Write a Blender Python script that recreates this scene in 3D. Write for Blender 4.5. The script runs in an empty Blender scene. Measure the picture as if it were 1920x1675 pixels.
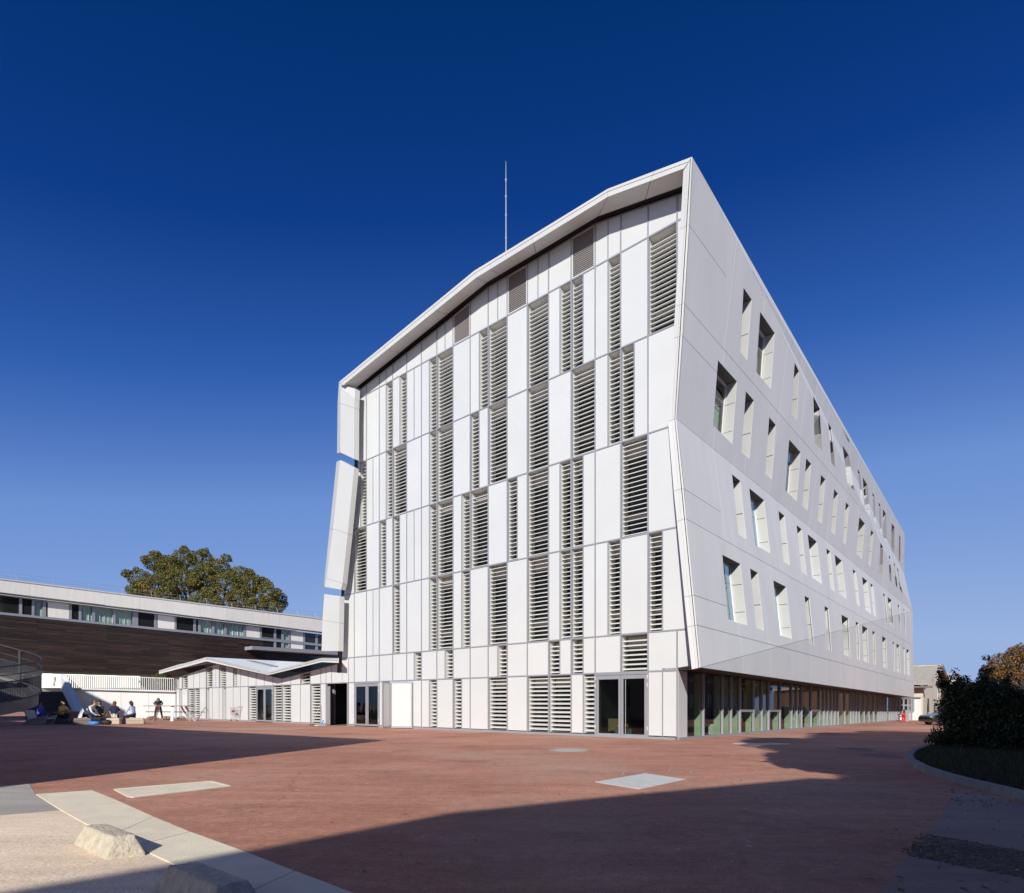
import bpy, bmesh, math, random
from mathutils import Vector, Matrix
random.seed(7)
C = bpy.context.scene.collection
scn = bpy.context.scene
# ------------------------------------------------------------------ camera
F = 1128.0; CX = 960.0; HY = 1325.0; HC = 1.12; TILT = 0.006
cam_d = bpy.data.cameras.new("camera"); cam = bpy.data.objects.new("camera", cam_d); C.objects.link(cam)
cam.location = (0, 0, HC); cam.rotation_euler = (math.radians(90), 0, 0)
cam_d.sensor_fit = 'HORIZONTAL'; cam_d.sensor_width = 36; cam_d.lens = F/1920*36
cam_d.shift_x = 0; cam_d.shift_y = (HY-837.5)/1920; cam_d.clip_end = 3000; cam_d.clip_start = .05
scn.camera = cam
# ------------------------------------------------------------------ light
SUN_EL = math.radians(28); SUN_AZ = math.radians(13.3)      # azimuth: from straight behind the camera towards the left
S = Vector((-math.sin(SUN_AZ)*math.cos(SUN_EL), -math.cos(SUN_AZ)*math.cos(SUN_EL), math.sin(SUN_EL)))
SKYMAX = 7.0010
SKYC = [(0.0891, (0.0004, 0.024, 0.125)), (0.1428, (0.0009, 0.03, 0.155)), (0.1849, (0.0048, 0.0455, 0.245)), (0.2590, (0.03, 0.115, 0.43)), (0.4054, (0.15, 0.285, 0.65)), (0.7031, (0.25, 0.39, 0.71)), (1.0000, (0.32, 0.45, 0.74))]
w = bpy.data.worlds.new("World"); scn.world = w; w.use_nodes = True
nt = w.node_tree; nt.nodes.clear()
sky = nt.nodes.new('ShaderNodeTexSky'); sky.sky_type = 'NISHITA'; sky.sun_disc = False
sky.sun_elevation = SUN_EL; sky.sun_rotation = math.radians(180)+SUN_AZ
sky.air_density = 1.0; sky.dust_density = 0.15; sky.ozone_density = 4.0; sky.altitude = 300
sp = nt.nodes.new('ShaderNodeSeparateColor'); rp = nt.nodes.new('ShaderNodeMapRange')   # deep polarised blue: the sky's own brightness drives a clear-sky colour scale
rp.inputs[1].default_value = 0; rp.inputs[2].default_value = SKYMAX; rp.clamp = True
cr_ = nt.nodes.new('ShaderNodeValToRGB'); cr_.color_ramp.interpolation = 'LINEAR'
for k_, (p_, c_) in enumerate(SKYC):
    e_ = cr_.color_ramp.elements[k_] if k_ < 2 else cr_.color_ramp.elements.new(p_)
    e_.position = p_; e_.color = (*c_, 1)
vm_ = nt.nodes.new('ShaderNodeVectorMath'); vm_.operation = 'SCALE'; vm_.inputs['Scale'].default_value = 1/.12
bg = nt.nodes.new('ShaderNodeBackground'); bg.inputs[1].default_value = .12
wo = nt.nodes.new('ShaderNodeOutputWorld')
nt.links.new(sky.outputs[0], sp.inputs[0]); nt.links.new(sp.outputs[1], rp.inputs[0]); nt.links.new(rp.outputs[0], cr_.inputs[0])
nt.links.new(cr_.outputs[0], vm_.inputs[0]); nt.links.new(vm_.outputs[0], bg.inputs[0]); nt.links.new(bg.outputs[0], wo.inputs[0])
sd = bpy.data.lights.new("sun", 'SUN'); sd.energy = 5.0; sd.angle = math.radians(.5); sd.color = (1, .975, .90)
so = bpy.data.objects.new("sun", sd); C.objects.link(so); so.rotation_euler = (-S).to_track_quat('-Z', 'Y').to_euler()
scn.view_settings.view_transform = 'Standard'; scn.view_settings.look = 'None'
scn.view_settings.exposure = 0; scn.view_settings.gamma = 1
scn.cycles.max_bounces = 6; scn.cycles.transparent_max_bounces = 10
# ------------------------------------------------------------------ projection helpers (measure the photograph, place on real planes)
def vec(px, py): return Vector(((px-CX)/F, 1.0, (HY-py)/F))
CAM = Vector((0, 0, HC))
def hit(px, py, P0, n):
    d = vec(px, py); t = (P0-CAM).dot(n)/d.dot(n); return CAM+d*t
def G(px, py, dz=0.0):
    d = vec(px, py); t = (HC-dz)/(-d.z-TILT*d.x); return CAM+d*t
def gz(x, y=0): return -TILT*x
K = G(1272, 1388)
dS = Vector((960/F, 1, 0)).normalized()
nS = Vector((dS.y, -dS.x, 0))       # outwards from the right-hand side
nF = -dS                            # outwards from the front
def FP(px, py, e=0.0): return hit(px, py, K+nF*e, nF)
def FQ(px, py, e=0.0): return hit(px, py, K, nF)+nF*e      # foot on the front plane, then moved out by e
def SP(px, py, o=0.0): return hit(px, py, K+nS*o, nS)
def SQ(px, py, o=0.0): return hit(px, py, K, nS)+nS*o
def V(*a): return Vector(a)
# ------------------------------------------------------------------ materials
def mat(name, col, rough=.6, metal=0, bump=0, bscale=40, var=0, vscale=3, spec=.5, stain=0, coat=0, aniso=None):
    m = bpy.data.materials.new(name); m.use_nodes = True; t = m.node_tree; b = t.nodes['Principled BSDF']
    b.inputs['Base Color'].default_value = (*col, 1); b.inputs['Roughness'].default_value = rough
    b.inputs['Metallic'].default_value = metal; b.inputs['Specular IOR Level'].default_value = spec
    if coat: b.inputs['Coat Weight'].default_value = coat; b.inputs['Coat Roughness'].default_value = .12
    tc = t.nodes.new('ShaderNodeTexCoord')
    src = tc.outputs['Object']
    if aniso:
        mp = t.nodes.new('ShaderNodeMapping'); mp.inputs['Scale'].default_value = aniso
        t.links.new(src, mp.inputs[0]); src = mp.outputs[0]
    if var:
        n = t.nodes.new('ShaderNodeTexNoise'); n.inputs['Scale'].default_value = vscale; n.inputs['Detail'].default_value = 6
        n.inputs['Roughness'].default_value = .62
        t.links.new(src, n.inputs['Vector'])
        r = t.nodes.new('ShaderNodeMapRange'); r.inputs[1].default_value = .3; r.inputs[2].default_value = .7
        r.inputs[3].default_value = 1-var; r.inputs[4].default_value = 1+var
        t.links.new(n.outputs[0], r.inputs[0])
        oi = t.nodes.new('ShaderNodeObjectInfo')
        r2 = t.nodes.new('ShaderNodeMapRange'); r2.inputs[3].default_value = 1-var*.5; r2.inputs[4].default_value = 1+var*.5
        t.links.new(oi.outputs['Random'], r2.inputs[0])
        mm = t.nodes.new('ShaderNodeMath'); mm.operation = 'MULTIPLY'
        t.links.new(r.outputs[0], mm.inputs[0]); t.links.new(r2.outputs[0], mm.inputs[1])
        vm = t.nodes.new('ShaderNodeVectorMath'); vm.operation = 'SCALE'; vm.inputs[0].default_value = col
        t.links.new(mm.outputs[0], vm.inputs['Scale']); t.links.new(vm.outputs[0], b.inputs['Base Color'])
    if bump:
        n2 = t.nodes.new('ShaderNodeTexNoise'); n2.inputs['Scale'].default_value = bscale; n2.inputs['Detail'].default_value = 5
        t.links.new(src, n2.inputs['Vector'])
        bp = t.nodes.new('ShaderNodeBump'); bp.inputs['Strength'].default_value = bump; bp.inputs['Distance'].default_value = .02
        t.links.new(n2.outputs[0], bp.inputs['Height']); t.links.new(bp.outputs[0], b.inputs['Normal'])
    return m
M = {}
M['white'] = mat('white_enamel_glass', (.635, .636, .622), .28, var=.03, vscale=.5, coat=.25)
M['slat'] = mat('white_slat_paint', (.64, .635, .61), .5, var=.03, vscale=2)
M['reveal'] = mat('white_reveal_paint', (.64, .635, .61), .5)
M['alu'] = mat('grey_aluminium', (.36, .36, .385), .42, metal=.25, var=.05)
M['clad'] = mat('pale_grey_composite', (.655, .645, .625), .5, metal=0, var=.05, vscale=.9, aniso=(1, 1, .18), spec=.35)
M['jamb'] = mat('toned_down_reveal_panel', (.47, .468, .452), .55, var=.04, vscale=1, spec=.3)  # darker copy of the cladding grey, holds down the sunlit jambs
M['fasc'] = mat('fascia_composite', (.60, .59, .565), .45, var=.03, vscale=.5)
M['gap'] = mat('dark_joint', (.02, .019, .019), .9)
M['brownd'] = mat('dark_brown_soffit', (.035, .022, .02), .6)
M['pane_dark'] = mat('dark_window_glass', (.02, .023, .022), .06, spec=.6)
M['blind'] = mat('beige_blind', (.40, .35, .31), .7)
M['wframe'] = mat('taupe_window_frame', (.16, .14, .13), .5)
M['grille'] = mat('grey_grille', (.36, .33, .31), .5)
M['curtain'] = mat('pale_curtain', (.62, .68, .66), .8)
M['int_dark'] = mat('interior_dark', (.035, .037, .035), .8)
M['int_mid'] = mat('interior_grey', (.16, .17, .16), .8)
M['int_green'] = mat('interior_green_fin', (.44, .49, .39), .7)
M['concrete'] = mat('concrete', (.36, .345, .315), .85, bump=.4, bscale=30, var=.16, vscale=2.5)
M['concrete_pale'] = mat('pale_concrete', (.76, .67, .52), .9, spec=.1, bump=.3, bscale=60, var=.09, vscale=3)
M['roofw'] = mat('white_roof_membrane', (.86, .86, .84), .6)
M['concrete_raw'] = mat('darkened_raw_concrete', (.22, .215, .205), .9, bump=.4, bscale=20, var=.2, vscale=2)  # darker than plain concrete: stands in for shade on the curved ramp
M['stone'] = mat('rough_concrete_block', (.52, .455, .35), .95, bump=.8, bscale=40, var=.22, vscale=14)
M['fascl'] = mat('aged_cream_fascia', (.84, .79, .71), .8, var=.06, vscale=1.2, aniso=(3, 3, .5))
M['wpaint'] = mat('white_wall_paint', (.64, .635, .615), .7, var=.03, vscale=1.5)
M['steel'] = mat('galvanised_steel', (.55, .56, .57), .38, metal=.6, var=.1, vscale=8)
M['plate'] = mat('worn_bright_plate', (.62, .62, .60), .5, metal=.15, var=.12, vscale=6)
M['dsteel'] = mat('dark_grey_steel', (.035, .035, .042), .55)
M['black'] = mat('black_rubber', (.015, .015, .016), .7)
M['wood_table'] = mat('worn_brown_wood', (.22, .14, .10), .7, var=.2, vscale=6, aniso=(1, 8, 1))
M['beige'] = mat('beige_upholstery', (.50, .40, .30), .85, var=.05)
M['loung'] = mat('pale_grey_lounger', (.42, .43, .46), .6)
M['brownl'] = mat('brown_lounger', (.16, .12, .11), .8)
M['cream'] = mat('cream_render', (.62, .57, .46), .85, var=.05, vscale=.8, aniso=(3, 3, .5), bump=.2, bscale=8)
M['tin'] = mat('corrugated_roof', (.52, .46, .37), .7, var=.12, vscale=2)
M['tin2'] = mat('pale_roof', (.50, .52, .52), .7, var=.1, vscale=2)
M['brick'] = mat('brick_red', (.26, .14, .095), .85, var=.22, vscale=20)
M['red'] = mat('red_hydrant_paint', (.62, .03, .02), .35)
M['redp'] = mat('red_plastic', (.35, .03, .02), .5)
M['yellow'] = mat('yellow_plastic', (.75, .45, .03), .5)
M['teal'] = mat('teal_plastic', (.16, .38, .36), .5)
M['ply'] = mat('plywood', (.52, .40, .22), .7, var=.1)
M['blueb'] = mat('blue_plastic', (.05, .22, .62), .5)
M['car'] = mat('dark_car_paint', (.02, .021, .024), .2, coat=.8)
M['soil'] = mat('verge_soil', (.07, .06, .035), 1, bump=.8, bscale=12, var=.3, vscale=4)
M['bark'] = mat('bark', (.06, .045, .035), .95, bump=.7, bscale=10)
def glassm(name, tint, refl=1.0):
    m = bpy.data.materials.new(name); m.use_nodes = True; t = m.node_tree; t.nodes.clear()
    tr = t.nodes.new('ShaderNodeBsdfTransparent'); tr.inputs[0].default_value = (*tint, 1)
    gl = t.nodes.new('ShaderNodeBsdfGlossy'); gl.inputs[0].default_value = (refl, refl, refl, 1); gl.inputs[1].default_value = .01
    fr = t.nodes.new('ShaderNodeFresnel'); fr.inputs[0].default_value = 1.52
    mx = t.nodes.new('ShaderNodeMixShader'); o = t.nodes.new('ShaderNodeOutputMaterial')
    ge = t.nodes.new('ShaderNodeNewGeometry'); iv = t.nodes.new('ShaderNodeMath'); iv.operation = 'SUBTRACT'; iv.inputs[0].default_value = 1; t.links.new(ge.outputs['Backfacing'], iv.inputs[1])
    fm = t.nodes.new('ShaderNodeMath'); fm.operation = 'MULTIPLY'; t.links.new(fr.outputs[0], fm.inputs[0]); t.links.new(iv.outputs[0], fm.inputs[1])
    t.links.new(fm.outputs[0], mx.inputs[0]); t.links.new(tr.outputs[0], mx.inputs[1]); t.links.new(gl.outputs[0], mx.inputs[2]); t.links.new(mx.outputs[0], o.inputs[0])
    return m
M['glass'] = glassm('clear_green_glass', (.80, .87, .81))
M['glassc'] = glassm('clear_window_glass', (.90, .94, .92))
M['glassd'] = glassm('door_glass', (.62, .66, .64))
def nodes_of(m): return m.node_tree, m.node_tree.nodes['Principled BSDF']
def asphalt(name, c1, c2, speck, sp_amt=.6, fine=90, rough=.9, lowc=None, wear=None, cracks=False):
    m = bpy.data.materials.new(name); m.use_nodes = True; t, b = nodes_of(m); b.inputs['Roughness'].default_value = rough
    b.inputs['Specular IOR Level'].default_value = .25
    tc = t.nodes.new('ShaderNodeTexCoord')
    def noise(s, d=6, r=.6, vec_=None):
        n = t.nodes.new('ShaderNodeTexNoise'); n.inputs['Scale'].default_value = s; n.inputs['Detail'].default_value = d; n.inputs['Roughness'].default_value = r
        t.links.new(vec_ or tc.outputs['Object'], n.inputs['Vector']); return n
    def ramp(n, p0, p1, c0, c1_):
        r = t.nodes.new('ShaderNodeValToRGB'); r.color_ramp.elements[0].position = p0; r.color_ramp.elements[1].position = p1
        r.color_ramp.elements[0].color = (*c0, 1); r.color_ramp.elements[1].color = (*c1_, 1); t.links.new(n.outputs[0], r.inputs[0]); return r
    a = ramp(noise(.35, 8, .65), .32, .68, c1, c2)
    mp = t.nodes.new('ShaderNodeMapping'); mp.inputs['Scale'].default_value = (.35, 2.2, 1); mp.inputs['Rotation'].default_value = (0, 0, .5)
    t.links.new(tc.outputs['Object'], mp.inputs[0])
    st = ramp(noise(1.1, 8, .75, mp.outputs[0]), .3, .72, (.78,)*3, (1.2,)*3)
    def mult(x, y, f=1, mode='MULTIPLY'):
        k = t.nodes.new('ShaderNodeMix'); k.data_type = 'RGBA'; k.blend_type = mode
        if isinstance(f, (int, float)): k.inputs[0].default_value = f
        else: t.links.new(f, k.inputs[0])
        t.links.new(x, k.inputs[6])
        if isinstance(y, tuple): k.inputs[7].default_value = (*y, 1)
        else: t.links.new(y, k.inputs[7])
        return k.outputs[2]
    o = mult(a.outputs[0], st.outputs[0])
    g = ramp(noise(fine, 3, .8), .25, .75, (.55,)*3, (1.5,)*3); o = mult(o, g.outputs[0])
    v = t.nodes.new('ShaderNodeTexVoronoi'); v.inputs['Scale'].default_value = 2.6; t.links.new(tc.outputs['Object'], v.inputs['Vector'])
    sr = t.nodes.new('ShaderNodeMath'); sr.operation = 'LESS_THAN'; sr.inputs[1].default_value = .075; t.links.new(v.outputs['Distance'], sr.inputs[0])
    sm = t.nodes.new('ShaderNodeMath'); sm.operation = 'MULTIPLY'; sm.inputs[1].default_value = sp_amt; t.links.new(sr.outputs[0], sm.inputs[0])
    n5 = noise(.9, 2); s5 = t.nodes.new('ShaderNodeMath'); s5.operation = 'GREATER_THAN'; s5.inputs[1].default_value = .52; t.links.new(n5.outputs[0], s5.inputs[0])
    s6 = t.nodes.new('ShaderNodeMath'); s6.operation = 'MULTIPLY'; t.links.new(sm.outputs[0], s6.inputs[0]); t.links.new(s5.outputs[0], s6.inputs[1])
    o = mult(o, speck, s6.outputs[0], 'MIX')
    if wear:
        wr = ramp(noise(.13, 5, .6), .48, .66, (0,)*3, (1,)*3); o = mult(o, wear, wr.outputs[0], 'MIX')
    if cracks:
        nd = noise(1.6, 4); dv = t.nodes.new('ShaderNodeVectorMath'); dv.operation = 'SCALE'; dv.inputs['Scale'].default_value = .5; t.links.new(nd.outputs['Color'], dv.inputs[0])
        ad = t.nodes.new('ShaderNodeVectorMath'); t.links.new(tc.outputs['Object'], ad.inputs[0]); t.links.new(dv.outputs[0], ad.inputs[1])
        v2 = t.nodes.new('ShaderNodeTexVoronoi'); v2.feature = 'DISTANCE_TO_EDGE'; v2.inputs['Scale'].default_value = .23; t.links.new(ad.outputs[0], v2.inputs['Vector'])
        l2 = t.nodes.new('ShaderNodeMath'); l2.operation = 'LESS_THAN'; l2.inputs[1].default_value = .0028; t.links.new(v2.outputs['Distance'], l2.inputs[0])
        g2 = t.nodes.new('ShaderNodeMath'); g2.operation = 'GREATER_THAN'; g2.inputs[1].default_value = .5; t.links.new(noise(.3, 3).outputs[0], g2.inputs[0])
        m2 = t.nodes.new('ShaderNodeMath'); m2.operation = 'MULTIPLY'; t.links.new(l2.outputs[0], m2.inputs[0]); t.links.new(g2.outputs[0], m2.inputs[1])
        m3 = t.nodes.new('ShaderNodeMath'); m3.operation = 'MULTIPLY'; m3.inputs[1].default_value = .28; t.links.new(m2.outputs[0], m3.inputs[0])
        o = mult(o, (.10, .05, .04), m3.outputs[0], 'MIX')
        dk = ramp(noise(.55, 6, .7), .54, .70, (1,)*3, (.70,)*3); o = mult(o, dk.outputs[0])
        md = ramp(noise(7, 5, .75), .3, .7, (.84,)*3, (1.16,)*3); o = mult(o, md.outputs[0])
        m4 = ramp(noise(24, 4, .8), .3, .72, (.82,)*3, (1.2,)*3); o = mult(o, m4.outputs[0])
    t.links.new(o, b.inputs['Base Color'])
    bp = t.nodes.new('ShaderNodeBump'); bp.inputs['Strength'].default_value = .55; bp.inputs['Distance'].default_value = .006
    t.links.new(noise(fine*1.3, 4, .8).outputs[0], bp.inputs['Height']); t.links.new(bp.outputs[0], b.inputs['Normal'])
    return m
M['redasph'] = asphalt('red_asphalt', (.375, .165, .108), (.53, .262, .180), (.66, .58, .49), wear=(.50, .30, .225), cracks=True)
M['greyasph'] = asphalt('grey_asphalt', (.36, .33, .30), (.50, .46, .41), (.5, .48, .45), .4)
M['pinkasph'] = asphalt('pink_pavement', (.76, .59, .44), (.92, .74, .56), (.7, .6, .5), .3, fine=60)
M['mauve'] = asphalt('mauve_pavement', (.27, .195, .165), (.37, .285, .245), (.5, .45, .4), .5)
M['gravel'] = asphalt('gravel_bed', (.16, .12, .09), (.36, .30, .24), (.6, .55, .48), .9, fine=22)
def woodm():
    m = mat('dark_stained_wood', (.034, .018, .012), .6, var=.95, vscale=2.0, aniso=(.3, .3, 14)); return m
M['wood'] = woodm()
M['head'] = mat('shade_dark_window_head', (.10, .10, .10), .6)  # window heads: soffit shade put into the colour
def leafm(name, cols, rough=.55):
    m = bpy.data.materials.new(name); m.use_nodes = True; t, b = nodes_of(m); b.inputs['Roughness'].default_value = rough
    b.inputs['Specular IOR Level'].default_value = .3
    geo = t.nodes.new('ShaderNodeNewGeometry'); r = t.nodes.new('ShaderNodeValToRGB'); t.links.new(geo.outputs['Random Per Island'], r.inputs[0])
    r.color_ramp.interpolation = 'CONSTANT'
    for i, (p, c) in enumerate(cols):
        e = r.color_ramp.elements[i] if i < 2 else r.color_ramp.elements.new(p)
        e.position = p; e.color = (*c, 1)
    t.links.new(r.outputs[0], b.inputs['Base Color'])
    b.inputs['Transmission Weight'].default_value = 0
    return m
M['leaf_autumn'] = leafm('autumn_plane_leaves', [(0, (.115, .118, .028)), (.3, (.075, .088, .022)), (.55, (.175, .155, .04)), (.75, (.07, .085, .022)), (.86, (.28, .17, .03)), (.955, (.46, .20, .025))])
M['leaf_orange'] = leafm('orange_oak_leaves', [(0, (.13, .07, .02)), (.35, (.17, .08, .02)), (.6, (.07, .065, .02)), (.85, (.24, .10, .02))])
M['leaf_dark'] = leafm('dark_hedge_leaves', [(0, (.030, .045, .014)), (.4, (.022, .034, .011)), (.8, (.05, .065, .02))])
M['leaf_mid'] = leafm('mid_green_leaves', [(0, (.09, .11, .03)), (.4, (.06, .08, .02)), (.8, (.16, .15, .05))])
M['grass'] = leafm('dry_grass', [(0, (.045, .055, .018)), (.4, (.085, .075, .035)), (.75, (.03, .038, .014))])
M['litter'] = leafm('fallen_leaves', [(0, (.30, .14, .04)), (.5, (.18, .10, .04)), (.8, (.40, .25, .10))])
def fabric(name, c): return mat(name, c, .9, var=.06, vscale=12)
# ------------------------------------------------------------------ mesh builder
class MB:
    def __init__(s): s.v = []; s.f = []; s.m = []
    def face(s, pts, mi=0):
        i = len(s.v); s.v += [tuple(p) for p in pts]; s.f.append(tuple(range(i, i+len(pts)))); s.m.append(mi)
    def prism(s, pts, d, mi=0):     # polygon pts extruded by vector d
        n = len(pts); i = len(s.v); s.v += [tuple(p) for p in pts]+[tuple(Vector(p)+d) for p in pts]
        s.f.append(tuple(range(i, i+n))); s.f.append(tuple(reversed(range(i+n, i+2*n)))); s.m += [mi, mi]
        for k in range(n):
            s.f.append((i+k, i+n+k, i+n+(k+1) % n, i+(k+1) % n)); s.m.append(mi)
    def hexa(s, a, b, mi=0):        # a: 4 bottom pts, b: 4 top pts
        i = len(s.v); s.v += [tuple(p) for p in a]+[tuple(p) for p in b]
        for f in ((0, 1, 2, 3), (7, 6, 5, 4), (0, 4, 5, 1), (1, 5, 6, 2), (2, 6, 7, 3), (3, 7, 4, 0)):
            s.f.append(tuple(i+k for k in f)); s.m.append(mi)
    def box(s, c, sx, sy, sz, rot=0, mi=0, base=False):
        c = Vector(c); R = Matrix.Rotation(rot, 3, 'Z'); z0 = 0 if base else -sz/2
        q = [R @ Vector((a*sx/2, b*sy/2, 0)) for a, b in ((-1, -1), (1, -1), (1, 1), (-1, 1))]
        s.hexa([c+p+V(0, 0, z0) for p in q], [c+p+V(0, 0, z0+sz) for p in q], mi)
    def bar(s, a, b, wx, wy=None, up=V(0, 0, 1), mi=0):
        a = Vector(a); b = Vector(b); wy = wy or wx; d = (b-a).normalized()
        if abs(d.dot(up)) > .98: up = V(0, 1, 0)
        x = d.cross(up).normalized(); y = x.cross(d)
        q = [x*wx/2*i+y*wy/2*j for i, j in ((-1, -1), (1, -1), (1, 1), (-1, 1))]
        s.hexa([a+p for p in q], [b+p for p in q], mi)
    def tube(s, pts, r, n=8, mi=0, cap=True):
        pts = [Vector(p) for p in pts]; rs = r if isinstance(r, (list, tuple)) else [r]*len(pts)
        base = len(s.v); up = V(0, 0, 1)
        for k, p in enumerate(pts):
            d = (pts[min(k+1, len(pts)-1)]-pts[max(k-1, 0)]).normalized()
            u = up if abs(d.dot(up)) < .95 else V(1, 0, 0)
            x = d.cross(u).normalized(); y = x.cross(d)
            for j in range(n):
                a = 2*math.pi*j/n; s.v.append(tuple(p+(x*math.cos(a)+y*math.sin(a))*rs[k]))
        for k in range(len(pts)-1):
            for j in range(n):
                s.f.append((base+k*n+j, base+k*n+(j+1) % n, base+(k+1)*n+(j+1) % n, base+(k+1)*n+j)); s.m.append(mi)
        if cap:
            s.f.append(tuple(base+j for j in reversed(range(n)))); s.m.append(mi)
            s.f.append(tuple(base+(len(pts)-1)*n+j for j in range(n))); s.m.append(mi)
    def ell(s, c, rx, ry, rz, nu=10, nv=7, mi=0, rot=0):
        c = Vector(c); base = len(s.v); R = Matrix.Rotation(rot, 3, 'Z')
        s.v.append(tuple(c+V(0, 0, rz)))
        for i in range(1, nv):
            ph = math.pi*i/nv
            for j in range(nu):
                th = 2*math.pi*j/nu; s.v.append(tuple(c+R @ V(rx*math.sin(ph)*math.cos(th), ry*math.sin(ph)*math.sin(th), rz*math.cos(ph))))
        s.v.append(tuple(c-V(0, 0, rz))); last = len(s.v)-1
        for j in range(nu):
            s.f.append((base, base+1+j, base+1+(j+1) % nu)); s.m.append(mi)
            for i in range(nv-2):
                a = base+1+i*nu; s.f.append((a+j, a+nu+j, a+nu+(j+1) % nu, a+(j+1) % nu)); s.m.append(mi)
            a = base+1+(nv-2)*nu; s.f.append((a+j, last, a+(j+1) % nu)); s.m.append(mi)
    def disc(s, c, r, h, n=24, mi=0):
        c = Vector(c); s.prism([c+V(r*math.cos(2*math.pi*k/n), r*math.sin(2*math.pi*k/n), 0) for k in range(n)], V(0, 0, h), mi)
    def build(s, name, mats, parent=None, smooth=False, origin=None, fix=True):
        me = bpy.data.meshes.new(name); o = origin
        if o is None:
            if parent is not None: o = parent.matrix_world.translation.copy() if False else None
        vv = s.v
        me.from_pydata(vv, [], s.f)
        if not isinstance(mats, (list, tuple)): mats = [mats]
        for m_ in mats: me.materials.append(m_)
        if len(mats) > 1: me.polygons.foreach_set('material_index', s.m)
        if fix:
            bm = bmesh.new(); bm.from_mesh(me); bmesh.ops.recalc_face_normals(bm, faces=bm.faces); bm.to_mesh(me); bm.free()
        if smooth: me.polygons.foreach_set('use_smooth', [True]*len(me.polygons))
        me.update()
        ob = bpy.data.objects.new(name, me); C.objects.link(ob)
        if parent is not None: setpar(ob, parent)
        return ob
PW = {}
def wloc(o):
    p = Vector(o.location); q = o.parent
    while q: p += Vector(q.location); q = q.parent
    return p
def setpar(ob, parent):        # geometry is written in world space: undo the parent's offset in the child's location
    ob.parent = parent; ob.location = -wloc(parent)
def tag(o, label=None, cat=None, group=None, kind=None):
    if label: o['label'] = label
    if cat: o['category'] = cat
    if group: o['group'] = group
    if kind: o['kind'] = kind
    return o
def thing(name, loc, label, cat, group=None):
    o = bpy.data.objects.new(name, None); C.objects.link(o); o.location = loc; o.empty_display_size = .3
    return tag(o, label, cat, group)
# ------------------------------------------------------------------ ground and paving
def sheet(name, pts, m, dz, parent=None, label=None, cat=None, kind='structure', thick=0):
    mb = MB()
    P = [Vector((p.x, p.y, gz(p.x)+dz)) for p in pts]
    if thick: mb.prism(P, V(0, 0, -thick))
    else: mb.face(P)
    o = mb.build(name, m, parent); 
    if not thick:
        me = o.data
        if me.polygons[0].normal.z < 0: me.flip_normals()
    if kind and not parent: o['kind'] = kind
    if label: tag(o, label, cat)
    return o
sheet('ground', [V(-900, -300, 0), V(900, -300, 0), V(900, 1500, 0), V(-900, 1500, 0)], M['greyasph'], -.03)
sheet('red_courtyard', [V(-75, -30, 0), V(75, -30, 0), V(75, 95, 0), V(-75, 95, 0)], M['redasph'], 0)
def gp(*l, dz=0): return [G(x, y) for x, y in l]
sheet('grey_asphalt_patch', gp((-160, 1492), (0, 1474), (55, 1470.5), (67, 1490.7), (111.7, 1520.5), (0, 1530), (-160, 1545)), M['greyasph'], .004)
sheet('pink_pavement', gp((-400, 1566), (0, 1530), (111.7, 1520.5), (161.6, 1547.4), (281.9, 1603.4), (400, 1660), (640, 1790), (0, 1900), (-600, 1850)), M['pinkasph'], .004)
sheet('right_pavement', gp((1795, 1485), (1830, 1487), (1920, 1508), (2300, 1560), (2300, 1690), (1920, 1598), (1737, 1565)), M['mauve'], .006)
sheet('gravel_strip', gp((1737, 1566), (1920, 1599), (2300, 1692), (2300, 1790), (1920, 1647), (1702, 1605)), M['gravel'], .005)
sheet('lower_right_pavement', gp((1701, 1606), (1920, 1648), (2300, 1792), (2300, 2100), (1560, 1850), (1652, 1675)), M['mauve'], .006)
# concrete strip of cast slabs
strip = thing('concrete_strip', (0, 0, 0), None, None); strip['kind'] = 'structure'
Lp = [(67, 1490.7), (111.7, 1520), (161.6, 1547.4), (208, 1569), (252, 1589.5), (319.7, 1620.6), (455, 1682), (700, 1800)]
Rp = [(172, 1483.5), (215, 1500.5), (250, 1516), (288, 1533.5), (357, 1562), (457, 1598.5), (553, 1636), (760, 1715)]
def slab(pts):
    mb = MB(); P = [Vector((p.x, p.y, gz(p.x)+.012)) for p in pts]; c = sum(P, V(0, 0, 0))/len(P)
    P = [p+(c-p).normalized()*.006 for p in P]; mb.prism(P, V(0, 0, -.05)); o = mb.build('slab', M['concrete_pale'], strip)
slab([G(*Lp[0]), G(*Lp[1]), G(*Lp[2]), G(*Lp[3]), G(*Rp[3]), G(*Rp[2]), G(*Rp[1]), G(*Rp[0])])
slab([G(*Lp[3]), G(*Lp[4]), G(*Rp[4]), G(*Rp[3])])
slab([G(*Lp[4]), G(*Lp[5]), G(*Rp[5]), G(*Rp[4])])
slab([G(*Lp[5]), G(*Lp[6]), G(*Rp[6]), G(*Rp[5])])
slab([G(*Lp[6]), G(*Lp[7]), G(*Rp[7]), G(*Rp[6])])
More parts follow.
